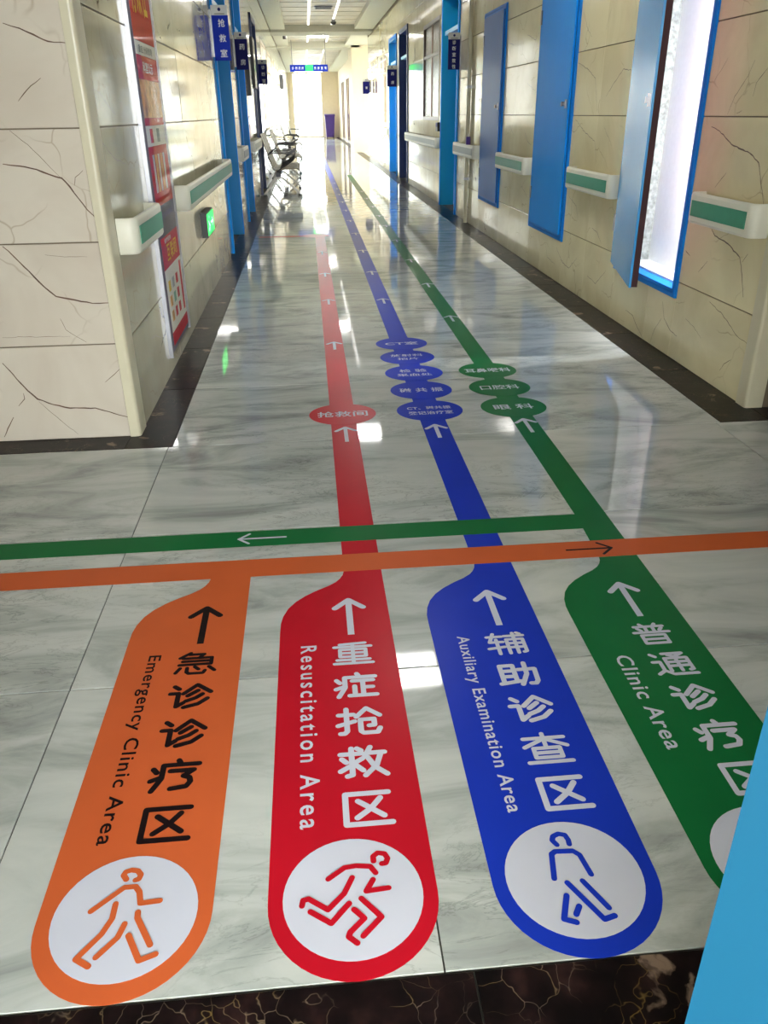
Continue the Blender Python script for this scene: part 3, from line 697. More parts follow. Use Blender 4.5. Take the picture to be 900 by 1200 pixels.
# openings: (y0, y1, z0, z1)
R_CAB = [(4.27, 5.24, .325, 2.18), (6.43, 7.47, .325, 2.18), (8.76, 9.80, .345, 2.18)]
R_DOOR = [(11.40, 12.72, 0, 2.66), (16.95, 18.35, 0, 2.66), (18.95, 20.45, 0, 2.66)]
R_WIN = [(13.0, 14.75, 1.14, 2.48), (21.3, 23.4, .98, 2.55), (23.9, 26.0, .98, 2.55)]
L_DOOR = [(8.50, 9.95, 0, 2.66), (11.15, 12.35, 0, 2.66), (15.0, 16.3, 0, 2.66)]
L_WIN = [(18.3, 20.6, .95, 2.6), (21.2, 23.5, .95, 2.6), (24.1, 26.4, .95, 2.6), (28.5, 31.5, .95, 2.6), (33, 36, .95, 2.6), (38, 41, .95, 2.6), (43, 46, .95, 2.6)]
CR = [3.46, 4.66, 5.86, 7.06, 8.26, 9.46, 10.66, 11.86, 13.06, 14.26, 15.46, 16.66, 17.86, 19.06, 20.26, 21.46, 22.66, 23.86, 25.06, 27.2]
wr = structure('wall_right', (X1, 3.38, 0))
holes = R_CAB + R_DOOR + R_WIN
backing('R', X1, 3.38, 27.2, holes, wr)
tile_wall('R', X1, 3.465, 27.2, holes, CR, M['tile_right'], wr, stuff_from=19, near_m=M['tile_plain'], near_to=8.3)
veins(VEIN_RIGHT, 'R', X1, wr)
wl = structure('wall_left', (X0, 3.36, 0))
holes = L_DOOR + L_WIN
XL = -.79
backing('L', XL, 3.36, 50.2, holes, wl)
CL = [3.48, 4.66, 5.86, 7.06, 8.26, 9.46, 10.66, 11.86, 13.06, 14.26, 15.46, 16.66, 17.86, 19.06, 20.26] + [22 + 2 * i for i in range(15)]
tile_wall('L', XL, 3.482, 50.2, holes, CL, M['tile_left'], wl, stuff_from=19)
veins(VEIN_LEFT, 'L', XL, wl)
# faces of the two wall ends towards the cross corridor
YF = 3.358
wf = structure('wall_front_left', (-2.5, YF, 0))
MB().box(-6, -.83, YF + .006, YF + .24, 0, 3.42).build('wall_core', M['grout'], wf)
tile_wall('F', YF, -6, -.832, [], [-6, -5.2, -4.4, -3.6, -2.8, -2.0, -.832], M['tile_front'], wf, tilt=.06)
veins(VEIN_FRONT, 'F', YF, wf)
wg = structure('wall_front_right', (3.5, 3.38, 0))
MB().box(2.06, 7, 3.386, 3.62, 0, 3.42).build('wall_core', M['grout'], wg)
tile_wall('F', 3.38, 2.072, 7, [], [2.072, 3.2, 4.4, 5.6, 7], M['tile_front'], wg, tilt=.06)
# rounded stone beads on the two corners
def bead(poly, name, parent): return MB().prism(poly, 0, 3.3, 'z').build(name, M['bead'], parent, smooth=True)
def arc(cx, cy, r, a0, a1, n=8): return [(cx + r * math.cos(math.radians(a0 + (a1 - a0) * k / n)), cy + r * math.sin(math.radians(a0 + (a1 - a0) * k / n))) for k in range(n + 1)]
bead([(-.831, YF + .05), (-.831, YF - .004)] + arc(XL + .004 - .018, YF - .004 + .018, .018, 270, 360) + [(XL + .004, 3.481), (XL - .05, 3.481)], 'corner_bead', wl)
bead([(X1 - .004, 3.464), (X1 - .004, 3.391)] + arc(X1 + .011, 3.391, .015, 180, 270) + [(2.071, 3.376), (2.071, 3.43), (2.04, 3.464)], 'corner_bead', wr)

# right far side: wall ends, cross opening, pier and further wall
wx = structure('wall_far_right', (1.99, 31, 0))
w2 = MB(); w2.box(1.71, 2.35, 31, 33.2, 0, 3.42)
w2.box(1.99, 2.25, 33.2, 38.2, 0, 3.42); w2.box(1.99, 2.25, 41.2, 43.4, 0, 3.42); w2.box(1.99, 2.25, 46.4, 50.2, 0, 3.42)
w2.box(1.99, 2.25, 38.2, 41.2, 2.7, 3.42); w2.box(1.99, 2.25, 43.4, 46.4, 2.7, 3.42); w2.build('wall_panel', M['beige'], wx)
wc = structure('wall_cross', (4, 27.1, 0))
MB().box(2.23, 7, 26.96, 27.2, 0, 3.42).build('wall_panel', M['beige'], wc); MB().box(2.35, 7, 32, 32.2, 0, 3.42).build('wall_panel', M['beige'], wc)
# end wall with the glazed exit
we = structure('wall_end', (.6, 50.2, 0))
we_b = MB(); we_b.box(-1.03, -.60, 50.2, 50.4, 0, 3.42); we_b.box(1.12, 2.25, 50.2, 50.4, 0, 3.42); we_b.build('wall_panel', M['beige'], we)
# unseen lobby behind the camera: opening and lintel sized to set the fill daylight
wn = structure('wall_near', (0, .3, 0))
nb = MB(); nb.box(-6, -.80, .22, .48, 0, 3.42); nb.box(1.40, 7, .22, .48, 0, 3.42); nb.box(-.80, 1.40, .22, .48, 2.45, 3.42); nb.build('wall_panel', M['beige'], wn)
nb = MB(); nb.box(-6.1, -6, -7, 3.36, 0, 3.42); nb.box(7, 7.1, -7, 3.38, 0, 3.42); nb.build('wall_panel', M['beige'], wn)

# ------------------------------------------------------------------ ceiling
ce = structure('ceiling', (.6, 20, 3.3))
def cbox(n, m, *a, **k): return MB().box(*a).build(n, M[m], ce, **k)
SL, SR = -.40, 1.49
cbox('slab', 'ceil', -6, 7, -5.5, 3.42, 3.3, 3.4)
cbox('slab', 'ceil', 2.24, 7, 27.2, 32.2, 3.3, 3.4)
cbox('recess_top', 'ceil', -1.05, 2.24, 3.42, 50.4, 3.5, 3.56)
for a, b_ in ((3.42, 25.2), (26.4, 31.0), (32.2, 50.4)):
    cbox('soffit', 'ceil', -1.05, SL, a, b_, 3.3, 3.4); cbox('soffit', 'ceil', SR, 2.24, a, b_, 3.3, 3.4)
    cbox('recess_side', 'ceil', SL - .02, SL, a, b_, 3.4, 3.5); cbox('recess_side', 'ceil', SR, SR + .02, a, b_, 3.4, 3.5)
    for xx in (.24, .87):
        if a > 5: MB().box(xx - .025, xx + .025, a + .1, b_ - .1, 3.388, 3.402).build('light_track', M['led_strip'], ce)
        else: MB().box(xx - .025, xx + .025, 16.0, b_ - .1, 3.388, 3.402).build('light_track', M['led_strip'], ce)
cbox('beam', 'beamc', -.79, 1.99, 25.2, 26.4, 3.24, 3.5)
cbox('beam', 'ceil', -.79, 1.99, 31.0, 32.2, 3.24, 3.5)
pm = MB(); y = 3.5
while y < 50:
    if not (25 < y < 26.4 or 30.8 < y < 32.2): pm.box(SL + .003, SR - .003, y, y + .285, 3.405 + .004 * math.sin(y * 7), 3.42)
    y += .3
pm.build('slats', M['plank'], ce, kind='stuff')
for y, nm in zip(LAMP_Y, ('nearest', 'second', 'third', 'fourth', 'farthest')):
    zc = 3.385; xx = .56 if y > 15 else .70
    t = thing('ceiling_light', (xx, y, zc), 'square lit panel in the slatted ceiling, %s along the corridor' % nm, 'ceiling light', 'square ceiling light panels')
    w = d = .3
    MB().box(xx - w, xx + w, y - d, y + d, zc, zc + .02).build('housing', M['white'], t)
    for q in (-1, 1): MB().box(xx - w + .03, xx + w - .03, y + q * .14 - .10, y + q * .14 + .10, zc - .004, zc).build('tube', M['led'], t)
# ------------------------------------------------------------------ bumper rails
def rail(side, plane, y0, y1, label, group, green=True, ends=(1, 1), z0=.745, h=.142):
    s = -1 if side == 'R' else 1; D = .085; th = .022
    t = thing('handrail', (plane, (y0 + y1) / 2, z0), label, 'handrail', group)
    zc = z0 + h / 2
    # path in plan: out of the wall, rounded corner, along, rounded corner, back
    r = .03; P = []
    xo = plane + s * (D - th / 2); xw = plane + s * .002
    P += [(xw, y0 + th / 2)]
    P += [(xo - s * r, y0 + th / 2)]
    for k in range(1, 5): a = PI / 2 * k / 4; P.append((xo - s * r + s * r * math.sin(a), y0 + th / 2 + r - r * math.cos(a)))
    P.append((xo, y0 + th / 2 + r + .012)); P.append((xo, y1 - th / 2 - r - .012))
    for k in range(0, 4): a = PI / 2 * k / 4; P.append((xo - s * r + s * r * math.cos(a), y1 - th / 2 - r + r * math.sin(a)))
    P += [(xo - s * r, y1 - th / 2), (xw, y1 - th / 2)]
    sec = [(-th / 2, -h / 2 + .012), (-th / 2 + .006, -h / 2), (th / 2 - .006, -h / 2), (th / 2, -h / 2 + .012), (th / 2, h / 2 - .012), (th / 2 - .006, h / 2), (-th / 2 + .006, h / 2), (-th / 2, h / 2 - .012)]
    def sweep(path, sec_):
        b = MB(); V = [Vector((p[0], p[1], 0)) for p in path]; N = len(V)
        for i, p in enumerate(V):
            d = (V[min(i + 1, N - 1)] - V[max(i - 1, 0)]).normalized(); n = Vector((-d.y, d.x, 0))
            b.v += [tuple(p + n * q[0] + Vector((0, 0, zc + q[1]))) for q in sec_]
        k = len(sec_)
        for i in range(N - 1): b.f += [(i * k + j, i * k + (j + 1) % k, (i + 1) * k + (j + 1) % k, (i + 1) * k + j) for j in range(k)]
        b.f += [tuple(reversed(range(k))), tuple((N - 1) * k + j for j in range(k))]
        return b
    i0, i1 = 6, 7
    sweep(P[:7], sec).build('end_cap', M['white'], t, smooth=True)
    sweep(P[7:], sec).build('end_cap', M['white'], t, smooth=True)
    sweep(P[6:8], sec).build('bumper', M['white'], t)
    b = MB(); xf = plane + s * (D + .0005)
    b.box(min(xf, xf + s * .004), max(xf, xf + s * .004), P[6][1] + .0 if False else P[6][1], P[7][1], zc - .036, zc + .036)
    o = b.build('insert_strip', M['rail_green'] if green else M['rail_grey'], t)
    return t
M['rail_grey'] = mat('faded_rail_insert', srgb(150, 156, 148), 0.4, noise=0.04)
M['rail_teal'] = M['rail_green']
rail('L', XL, 3.50, 4.16, 'short white handrail with green strip by the near left corner', 'handrails on the left wall')
rail('L', XL, 5.15, 8.30, 'long white handrail with green strip above the glowing exit light', 'handrails on the left wall')
rail('L', XL, 10.02, 10.95, 'white handrail between the first two blue doorways on the left', 'handrails on the left wall', False, z0=.775)
rail('L', XL, 12.45, 14.4, 'pale handrail behind the nearest waiting bench', 'handrails on the left wall', False, z0=.775)
rail('R', X1, 3.47, 4.12, 'white handrail with green strip at the near right corner beside the open cabinet', 'handrails on the right wall')
rail('R', X1, 5.28, 6.24, 'white handrail with green strip between open cabinet and bright blue cabinet', 'handrails on the right wall')
rail('R', X1, 7.50, 8.68, 'white handrail with green strip between the two closed blue cabinets', 'handrails on the right wall')
rail('R', X1, 9.85, 11.25, 'white handrail carrying a small purple bottle beside the blue doorway', 'handrails on the right wall', False, z0=.765)
rail('R', X1, 12.78, 16.8, 'long cream handrail below the brown recessed window', 'handrails on the right wall', False, z0=.775)
rail('R', X1, 20.6, 26.3, 'far cream handrail under the bright right hand windows', 'handrails on the right wall', False, z0=.78)

# ------------------------------------------------------------------ blue shaft cabinets on the right
M['recess_fill'] = mat('recess_fill_glow', (0.9, 0.9, 0.9, 1), 0.5, emit=(1, 1, 1, 1), estr=150.0)  # glow added to brighten the white back panel of the recess
def cabinet(y0, y1, z0, z1, label, open_=False, m='blue', knob=True):
    t = thing('shaft_cabinet', (X1, (y0 + y1) / 2, z0), label, 'cabinet', 'blue shaft cabinets on the right wall')
    fw = .045; xf = X1 - .012
    fb_ = MB()
    for (a, b_, c, d) in subtract((y0, y1, z0, z1), [(y0 + fw, y1 - fw, z0 + fw, z1 - fw)]): fb_.box(xf, X1 + .06, a, b_, c, d)
    fb_.build('frame', M['blue_frame'], t)
    lip = MB()
    for (a, b_, c, d) in subtract((y0 + .012, y1 - .012, z0 + .012, z1 - .012), [(y0 + .024, y1 - .024, z0 + .024, z1 - .024)]): lip.box(xf - .004, xf, a, b_, c, d)
    lip.build('frame_lip', M['blue_frame'], t)
    w = y1 - y0 - 2 * fw - .004
    hy = y1 - fw + .001; hx = xf + .008       # hinge line on the far side
    root = bpy.data.objects.new('door', None)
    b = MB()
    def dpt(u, v, z):   # u along door from the hinge, v outwards from its face
        a = math.radians(ang)
        return (hx - math.sin(a) * u - math.cos(a) * v, hy - math.cos(a) * u + math.sin(a) * v, z)
    ang = 13.0 if open_ else 0.6
    def dbox(bb, u0, u1, v0, v1, za, zb):
        n = len(bb.v)
        bb.v += [dpt(u, v, z) for z in (za, zb) for v in (v0, v1) for u in (u0, u1)]
        bb.f += [tuple(n + i for i in q) for q in ((0, 2, 3, 1), (4, 5, 7, 6), (0, 1, 5, 4), (2, 6, 7, 3), (0, 4, 6, 2), (1, 3, 7, 5))]
    za, zb = z0 + fw + .003, z1 - fw - .003
    th = .045 if open_ else .016
    dbox(b, 0, w, th - .012 if open_ else .0, th, za, zb)
    door = b.build('door', M[m], t)
    if open_:
        c = MB(); dbox(c, .002, w - .001, 0, th - .0125, za + .004, zb - .004); e = c.build('door_core', M['maroon'], door); e['label'] = 'dark maroon core of the open door'
    c = MB(); dbox(c, w - .055, w - .03, th, th + .012, 1.27, 1.33); dbox(c, w - .048, w - .038, th + .012, th + .026, 1.285, 1.315)
    k = c.build('lock', M['steel'], door)
    if not open_:
        ck = MB(); p = dpt(w - .045, th + .02, 1.30); ck.cyl(p, .016, -.02, 'x', 12); ck.build('knob', M['steel'], door)
    for zz in (z0 + .24, z1 - .30):
        c = MB(); dbox(c, -.012, .022, th * .2, th + .008, zz, zz + .10); c.build('hinge', M['steel_dark'], door)
    if open_:
        # the wall recess behind the door
        MB().box(X1 + .20, X1 + .215, y0 + fw - .02, y1 - fw + .02, z0 + fw, z1).build('back_panel', M['plaster'], t)
        c = MB(); c.box(X1 + .061, X1 + .20, y1 - fw - .005, y1 - fw + .02, z0 + fw, z1); c.build('side_wall', M['concrete'], t)
        c = MB(); c.box(X1 + .061, X1 + .20, y0 + fw - .02, y0 + fw + .005, z0 + fw, z1); c.build('side_wall', M['concrete'], t)
        lt = MB(); lt.box(X1 + .085, X1 + .105, y0 + fw + .006, y0 + fw + .02, z0 + .25, z1 - .05); lt.build('added_fill_strip', M['recess_fill'], t)  # added fill strip, unseen behind the near frame
        c = MB(); c.box(X1 + .061, X1 + .20, y0 + fw, y1 - fw, z0 + fw - .01, z0 + fw + .012); c.build('sill', M['plaster'], t)
    else: MB().box(X1 + .20, X1 + .215, y0, y1, z0, z1).build('back_panel', M['concrete'], t)
    return t
cabinet(*R_CAB[0], 'nearest blue cabinet, its door ajar over a white and grey recess', True, m='blue_pale')
cabinet(*R_CAB[1], 'bright blue closed cabinet, second along the right wall', m='blue')
cabinet(*R_CAB[2], 'darker blue closed cabinet with a round chrome knob, third along the right wall', m='blue_deep')

# ------------------------------------------------------------------ door openings of the corridor
def doorway(n, side, plane, y0, y1, depth, ml, mt='blue_frame', leaf='blue', z1=2.66, zt=2.2):
    s = 1 if side == 'R' else -1
    t = structure('door_%d' % n, (plane, (y0 + y1) / 2, 0))
    xa, xb = plane - s * .012, plane + s * depth
    lo, hi = min(xa, xb), max(xa, xb)
    b = MB(); b.box(lo, hi, y0, y0 + .03, 0, z1); b.box(lo, hi, y1 - .03, y1, 0, z1); b.box(lo, hi, y0 + .03, y1 - .03, z1 - .03, z1)
    b.build('lining', M[ml], t)
    a, c = min(plane - s * .02, plane + s * .0), max(plane - s * .02, plane + s * .0)
    b = MB(); b.box(a, c, y0 - .035, y0 + .028, 0, z1 + .04); b.box(a, c, y1 - .028, y1 + .035, 0, z1 + .04); b.box(a, c, y0 - .035, y1 + .035, z1 - .0, z1 + .05)
    b.build('casing', M[mt], t)
    b = MB(); a, c = min(plane + s * (depth - .06), plane + s * .02), max(plane + s * (depth - .06), plane + s * .02)
    b.box(a, c, y0 + .03, y1 - .03, zt, zt + .05); b.build('transom_bar', M['transom'], t)
    a, c = min(plane + s * (depth - .05), plane + s * depth), max(plane + s * (depth - .05), plane + s * depth)
    b = MB(); b.box(a, c, y0 + .03, y1 - .03, .01, zt); l = b.build('leaf', M[leaf], t)
    ym = (y0 + y1) / 2
    f0 = a - .004 if side == 'R' else c
    b = MB(); b.box(f0, f0 + .004, y0 + .3, y1 - .3, 1.1, 1.9); b.build('pane', M['glass'], l)
    b = MB(); hx = (a if side == 'R' else c) - s * .05
    b.tube([(hx + s * .05, y0 + .14, 1.02), (hx, y0 + .14, 1.02), (hx, y0 + .26, 1.02)], .009); b.build('handle', M['steel'], l)
    b = MB(); b.box(a + .01, c - .01, y0 + .03, y1 - .03, zt + .05, z1 - .03); b.build('transom_pane', M['blue_dark'] if ml == 'blue_dark' else M['sky_leaf2'], t)
M['transom'] = mat('pale_blue_bar', srgb(150, 205, 235), 0.35, noise=0.02)
M['sky_leaf2'] = mat('teal_transom', srgb(30, 92, 130), 0.3, noise=0.04)
doorway(1, 'L', XL, *L_DOOR[0][:2], .17, 'blue_lining', 'blue')
doorway(2, 'L', XL, *L_DOOR[1][:2], .17, 'blue_lining', 'blue')
doorway(3, 'L', XL, *L_DOOR[2][:2], .20, 'blue_dark', 'blue_dark', leaf='blue_dark')
doorway(4, 'R', X1, *R_DOOR[0][:2], .24, 'cyan', 'blue', z1=2.66)
doorway(5, 'R', X1, *R_DOOR[1][:2], .24, 'blue_dark', 'blue_dark', leaf='blue_dark')
doorway(6, 'R', X1, *R_DOOR[2][:2], .24, 'blue_lining', 'blue_frame')

# nearest blue door leaf, standing open beside the camera
nd_ = structure('door_7', (.413, .55, 0))
def leafbox(b, u0, u1, v0, v1, z0, z1, a=math.radians(-44)):
    n = len(b.v); ca, sa = math.cos(a), math.sin(a)
    b.v += [(.406 + u * ca - v * sa, .55 + u * sa + v * ca, z) for z in (z0, z1) for v in (v0, v1) for u in (u0, u1)]
    b.f += [tuple(n + i for i in q) for q in ((0, 2, 3, 1), (4, 5, 7, 6), (0, 1, 5, 4), (2, 6, 7, 3), (0, 4, 6, 2), (1, 3, 7, 5))]
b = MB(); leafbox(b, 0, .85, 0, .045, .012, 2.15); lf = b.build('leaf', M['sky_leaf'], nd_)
b = MB(); leafbox(b, .06, .075, -.05, -.035, .98, 1.10); leafbox(b, .05, .085, -.04, 0, .99, 1.005); leafbox(b, .05, .085, -.04, 0, 1.075, 1.09); b.build('handle', M['steel'], lf)

# ------------------------------------------------------------------ windows
def window(n, side, plane, y0, y1, z0, z1, cols, bars, fm='white', depth=.05, dark=False):
    s = 1 if side == 'R' else -1
    t = structure('window_%d' % n, (plane, (y0 + y1) / 2, z0))
    def bx(b, u0, u1, ya, yb, za, zb): b.box(min(plane + s * u0, plane + s * u1), max(plane + s * u0, plane + s * u1), ya, yb, za, zb)
    b = MB()
    for (a, c, d, e) in subtract((y0, y1, z0, z1), [(y0 + .05, y1 - .05, z0 + .05, z1 - .05)]): bx(b, -.006, depth, a, c, d, e)
    b.build('frame', M[fm], t)
    for k in range(1, cols):
        yy = y0 + (y1 - y0) * k / cols; b = MB(); bx(b, .004, depth - .005, yy - .015, yy + .015, z0 + .05, z1 - .05); b.build('mullion', M[fm], t)
    b = MB(); zz = z1 - .45; bx(b, .004, depth - .005, y0 + .05, y1 - .05, zz - .02, zz + .02); b.build('transom', M[fm], t)
    for k in range(cols):
        ya, yb = y0 + (y1 - y0) * k / cols + .03, y0 + (y1 - y0) * (k + 1) / cols - .03
        b = MB(); bx(b, .015, .021, ya, yb, z0 + .05, z1 - .05); b.build('pane', M['glass' if not dark else 'dim_glass'], t)
    if bars:
        m = bars; st = int((y1 - y0) / .16)
        for k in range(1, st):
            yy = y0 + (y1 - y0) * k / st; b = MB(); bx(b, depth + .03, depth + .045, yy - .008, yy + .008, z0, z1); b.build('bar', M[m], t)
        for zz in (z0 + .35, z0 + .95):
            b = MB(); bx(b, depth + .03, depth + .045, y0, y1, zz, zz + .03); b.build('bar', M[m], t)
    return t
M['dim_glass'] = mat('dim_mirror_glass', srgb(60, 48, 44), 0.22, ior=1.2, noise=0.1, nscale=2)
M['bar_pink'] = mat('faded_window_bars', srgb(176, 130, 110), 0.5, noise=0.1)
window(1, 'R', X1, *R_WIN[0], 2, None, 'brown', dark=True)
window(2, 'R', X1, *R_WIN[1], 2, 'bar_pink', 'beige')
window(3, 'R', X1, *R_WIN[2], 2, 'bar_pink', 'beige')
for k, w_ in enumerate(L_WIN): window(4 + k, 'L', XL, *w_, 3, 'bar_pink' if k < 3 else None, 'beige')
# glazed doors of the far right wall and of the end of the corridor
def glass_door(n, lo, hi, z1, axis, plane, fm):
    t = structure('door_%d' % n, ((plane, (lo + hi) / 2, 0) if axis == 'x' else ((lo + hi) / 2, plane, 0)))
    def bx(b, a, c, d, e, th=.05):
        b.box(plane, plane + th, a, c, d, e) if axis == 'x' else b.box(a, c, plane, plane + th, d, e)
    mid = (lo + hi) / 2
    b = MB(); bx(b, lo, lo + .07, 0, z1); bx(b, hi - .07, hi, 0, z1); bx(b, lo + .07, hi - .07, z1 - .07, z1); b.build('frame', M[fm], t)
    for a, c in ((lo + .07, mid), (mid, hi - .07)):
        b = MB(); bx(b, a + .002, a + .04, .01, z1 - .07); bx(b, c - .04, c - .002, .01, z1 - .07); bx(b, a + .04, c - .04, .01, .12); l = b.build('leaf_frame', M[fm], t)
        b = MB(); b.box(plane + .02, plane + .026, a + .04, c - .04, .12, z1 - .07) if axis == 'x' else b.box(a + .04, c - .04, plane + .02, plane + .026, .12, z1 - .07)
        b.build('pane', M['glass'], l)
glass_door(8, 38.2, 41.2, 2.7, 'x', 2.0, 'brown')
glass_door(9, 43.4, 46.4, 2.7, 'x', 2.0, 'brown')
glass_door(10, -.60, 1.12, 3.3, 'y', 50.22, 'beige')
g = MB().box(-60, 60, 50.6, 130, -.2, -.1); g.box(-60, 60, -80, -7.05, -.2, -.1); g.box(-60, -1.2, -7.05, 50.6, -.2, -.1); g.box(7.2, 60, -7.05, 50.6, -.2, -.1); g.box(2.5, 7.2, 32.4, 50.6, -.2, -.1)
gg = g.build('ground_outside', M['outside']); gg['kind'] = 'structure'

# ------------------------------------------------------------------ poster case on the left wall
pt = thing('poster_case', (XL, 4.67, .09), 'tall narrow metal framed notice board of red posters on the left wall', 'notice board')
py0, py1, pz0, pz1 = 4.30, 5.02, .095, 2.30
x = XL
MB().box(x, x + .012, py0 + .018, py1 - .02, pz0, pz1).build('backing', M['case_grey'], pt)
MB().box(x, x + .020, py0, py0 + .018, pz0 - .01, pz1).build('frame', M['steel'], pt)
MB().box(x, x + .022, py1 - .022, py1, pz0 - .01, pz1).build('frame', M['steel'], pt)
MB().box(x, x + .022, py0 + .045, py1 - .022, pz1, pz1 + .02).build('frame', M['steel'], pt)
def sheet(za, zb, m, name='poster', ya=py0 + .12, yb=py1 - .03, e=.0125): return MB().box(x + .012, x + e, ya, yb, za, zb).build(name, M[m], pt)
EX = x + .0135
sheet(1.585, pz1 - .02, 'redp'); sheet(1.525, 1.583, 'paper', 'label_strip'); sheet(1.42, 1.524, 'redp'); sheet(1.25, 1.419, 'picture_glare', 'photograph_glare')  # the picture band is mostly a painted reflection
sheet(1.215, 1.249, 'redp'); sheet(1.12, 1.214, 'paper', 'label_strip'); sheet(.835, 1.119, 'redp')
U, V = (0, 1, 0), (0, 0, 1)
for k, ch in enumerate('有效性'): text(ch, (EX, 4.47 + .15 * k, 1.70), U, V, .12, .28, M['yellow'], pt)
text('重症 分级管理', (EX, 4.50, 1.535), U, V, .38, .034, M['ink'], pt)
text('科室公示', (EX, 4.56, 1.45), U, V, .28, .05, M['sign_white'], pt)
for k in range(5):
    bb = MB().box(x + .0126, x + .0132, 4.50 + .08 * k, 4.55 + .08 * k, .90, 1.08); bb.build('picture_block', M['picture_glare'] if k % 2 else M['paper'], pt)
for k in range(2): MB().box(x + .0126, x + .0132, 4.52 + .2 * k, 4.60 + .2 * k, 1.135, 1.2).build('picture_block', M['redp2' if k == 0 else 'ink'], pt)
sheet(.52, .68, 'redp2'); sheet(.19, .519, 'paper'); sheet(.12, .189, 'redp2'); 
for k, ch in enumerate('互联网'): text(ch, (EX, 4.56 + .12 * k, .55), U, V, .1, .085, M['yellow'], pt)
text('健康服务', (EX, 4.52, .645), U, V, .22, .025, M['sign_white'], pt)
random.seed(3)
for r in range(3):
    for k in range(3):
        MB().box(x + .0126, x + .0131, 4.48 + .13 * k, 4.55 + .13 * k, .24 + .08 * r, .295 + .08 * r).build('picture_block', M[random.choice(['ink', 'picture_glare', 'rail_green', 'yellow', 'redp2', 'greyp'])], pt)
MB().box(x + .0126, x + .0131, 4.90, 4.96, .22, .50).build('picture_block', M['redp2'], pt)
MB().box(x + .024, x + .026, py0 + .046, py1 - .023, pz0, pz1).build('cover', M['acrylic'], pt)

# ------------------------------------------------------------------ exit light low on the left wall
t = thing('exit_light', (XL, 6.45, .45), 'small black box with glowing green running man low on the left wall', 'exit light')
MB().box(XL, XL + .045, 6.22, 6.66, .45, .62).build('housing', M['black'], t)
MB().box(XL + .045, XL + .047, 6.235, 6.645, .462, .608).build('lit_face', M['exit_green'], t)
b = MB()
def st_yz(b, pts, w, X):
    for (y0, z0), (y1, z1) in zip(pts, pts[1:]):
        L = math.hypot(y1 - y0, z1 - z0); ny, nz = -(z1 - z0) / L * w / 2, (y1 - y0) / L * w / 2; k = len(b.v)
        b.v += [(X, y0 - ny, z0 - nz), (X, y1 - ny, z1 - nz), (X, y1 + ny, z1 + nz), (X, y0 + ny, z0 + nz)]; b.f.append((k, k + 1, k + 2, k + 3))
XM = XL + .0475
st_yz(b, [(6.30, .56), (6.34, .535), (6.33, .51), (6.29, .49)], .014, XM); st_yz(b, [(6.34, .535), (6.38, .52), (6.36, .48)], .014, XM); st_yz(b, [(6.35, .575), (6.36, .59)], .02, XM)
st_yz(b, [(6.44, .535), (6.58, .535)], .014, XM); st_yz(b, [(6.53, .565), (6.58, .535), (6.53, .505)], .014, XM)
b.build('pictogram', M['exit_mark'], t)

# ------------------------------------------------------------------ flag signs
def flag(side, plane, y, z0, z1, w, label, chars, m='sign_blue', small=False):
    s = -1 if side == 'R' else 1
    t = thing('flag_sign', (plane, y, z0), label, 'sign', 'blue door signs sticking out from the walls')
    xa, xb = sorted((plane + s * .012, plane + s * (w + .012)))
    zh = z1 - (z1 - z0) * .18
    MB().box(xa, xb, y - .008, y + .008, z0, zh).build('plate', M[m], t)
    h = MB().box(xa, xb, y - .008, y + .008, zh, z1).build('header', M['steel_light'], t)
    cxx = (xa + xb) / 2
    MB().cyl((cxx, y - .009, (zh + z1) / 2 + .006), .014, .001, 'y', 12).build('emblem', M['sign_navy'], h)
    MB().box(cxx - .045, cxx + .045, y - .0092, y - .0082, zh + .008, zh + .014).build('caption', M['ink'], h)
    a, c = sorted((plane, plane + s * .012)); MB().box(a, c, y - .012, y + .012, z0 + .03, z1 - .03).build('bracket', M['steel_dark'], t)
    n = len(chars); H = zh - z0
    cs = min(.062, H / n * .62) if not small else min(.045, H / n * .8)
    for k, ch in enumerate(chars):
        zc = zh - H * (k + .5) / n
        text(ch, (cxx - cs / 2 + (0.012 if not small else .0), y - .0086, zc - cs / 2), (1, 0, 0), (0, 0, 1), cs, cs, M['sign_white'], t)
    return t
M['steel_light'] = mat('pale_sign_header', srgb(205, 208, 210), 0.35, noise=0.03)
flag('L', XL, 8.42, 1.70, 2.13, .145, 'blue 抢救室 sign over the first doorway on the left', '抢救室')
flag('L', XL, 11.05, 1.74, 2.13, .145, 'navy two-character sign over the second doorway on the left', '药房', 'sign_navy')
flag('L', XL, 16.42, 1.74, 2.13, .16, 'small navy sign far down the left wall beyond the dark screens', '诊断室', 'sign_navy')
flag('R', X1, 11.30, 1.73, 2.13, .145, 'navy sign with tiny vertical lettering beside the right blue doorway', '内科诊室', 'sign_navy', True) if False else None
t = flag('R', X1, 11.30, 1.73, 2.13, .145, 'navy sign with tiny vertical lettering beside the cyan doorway on the right', '诊断室效性', 'sign_navy', True)
flag('R', X1, 18.85, 1.74, 2.13, .20, 'navy sign between the two dark blue doorways on the right', '药房', 'sign_navy')
flag('R', X1, 26.6, 1.76, 2.15, .20, 'farthest navy sign on the right by the cream pier', '室', 'sign_navy')

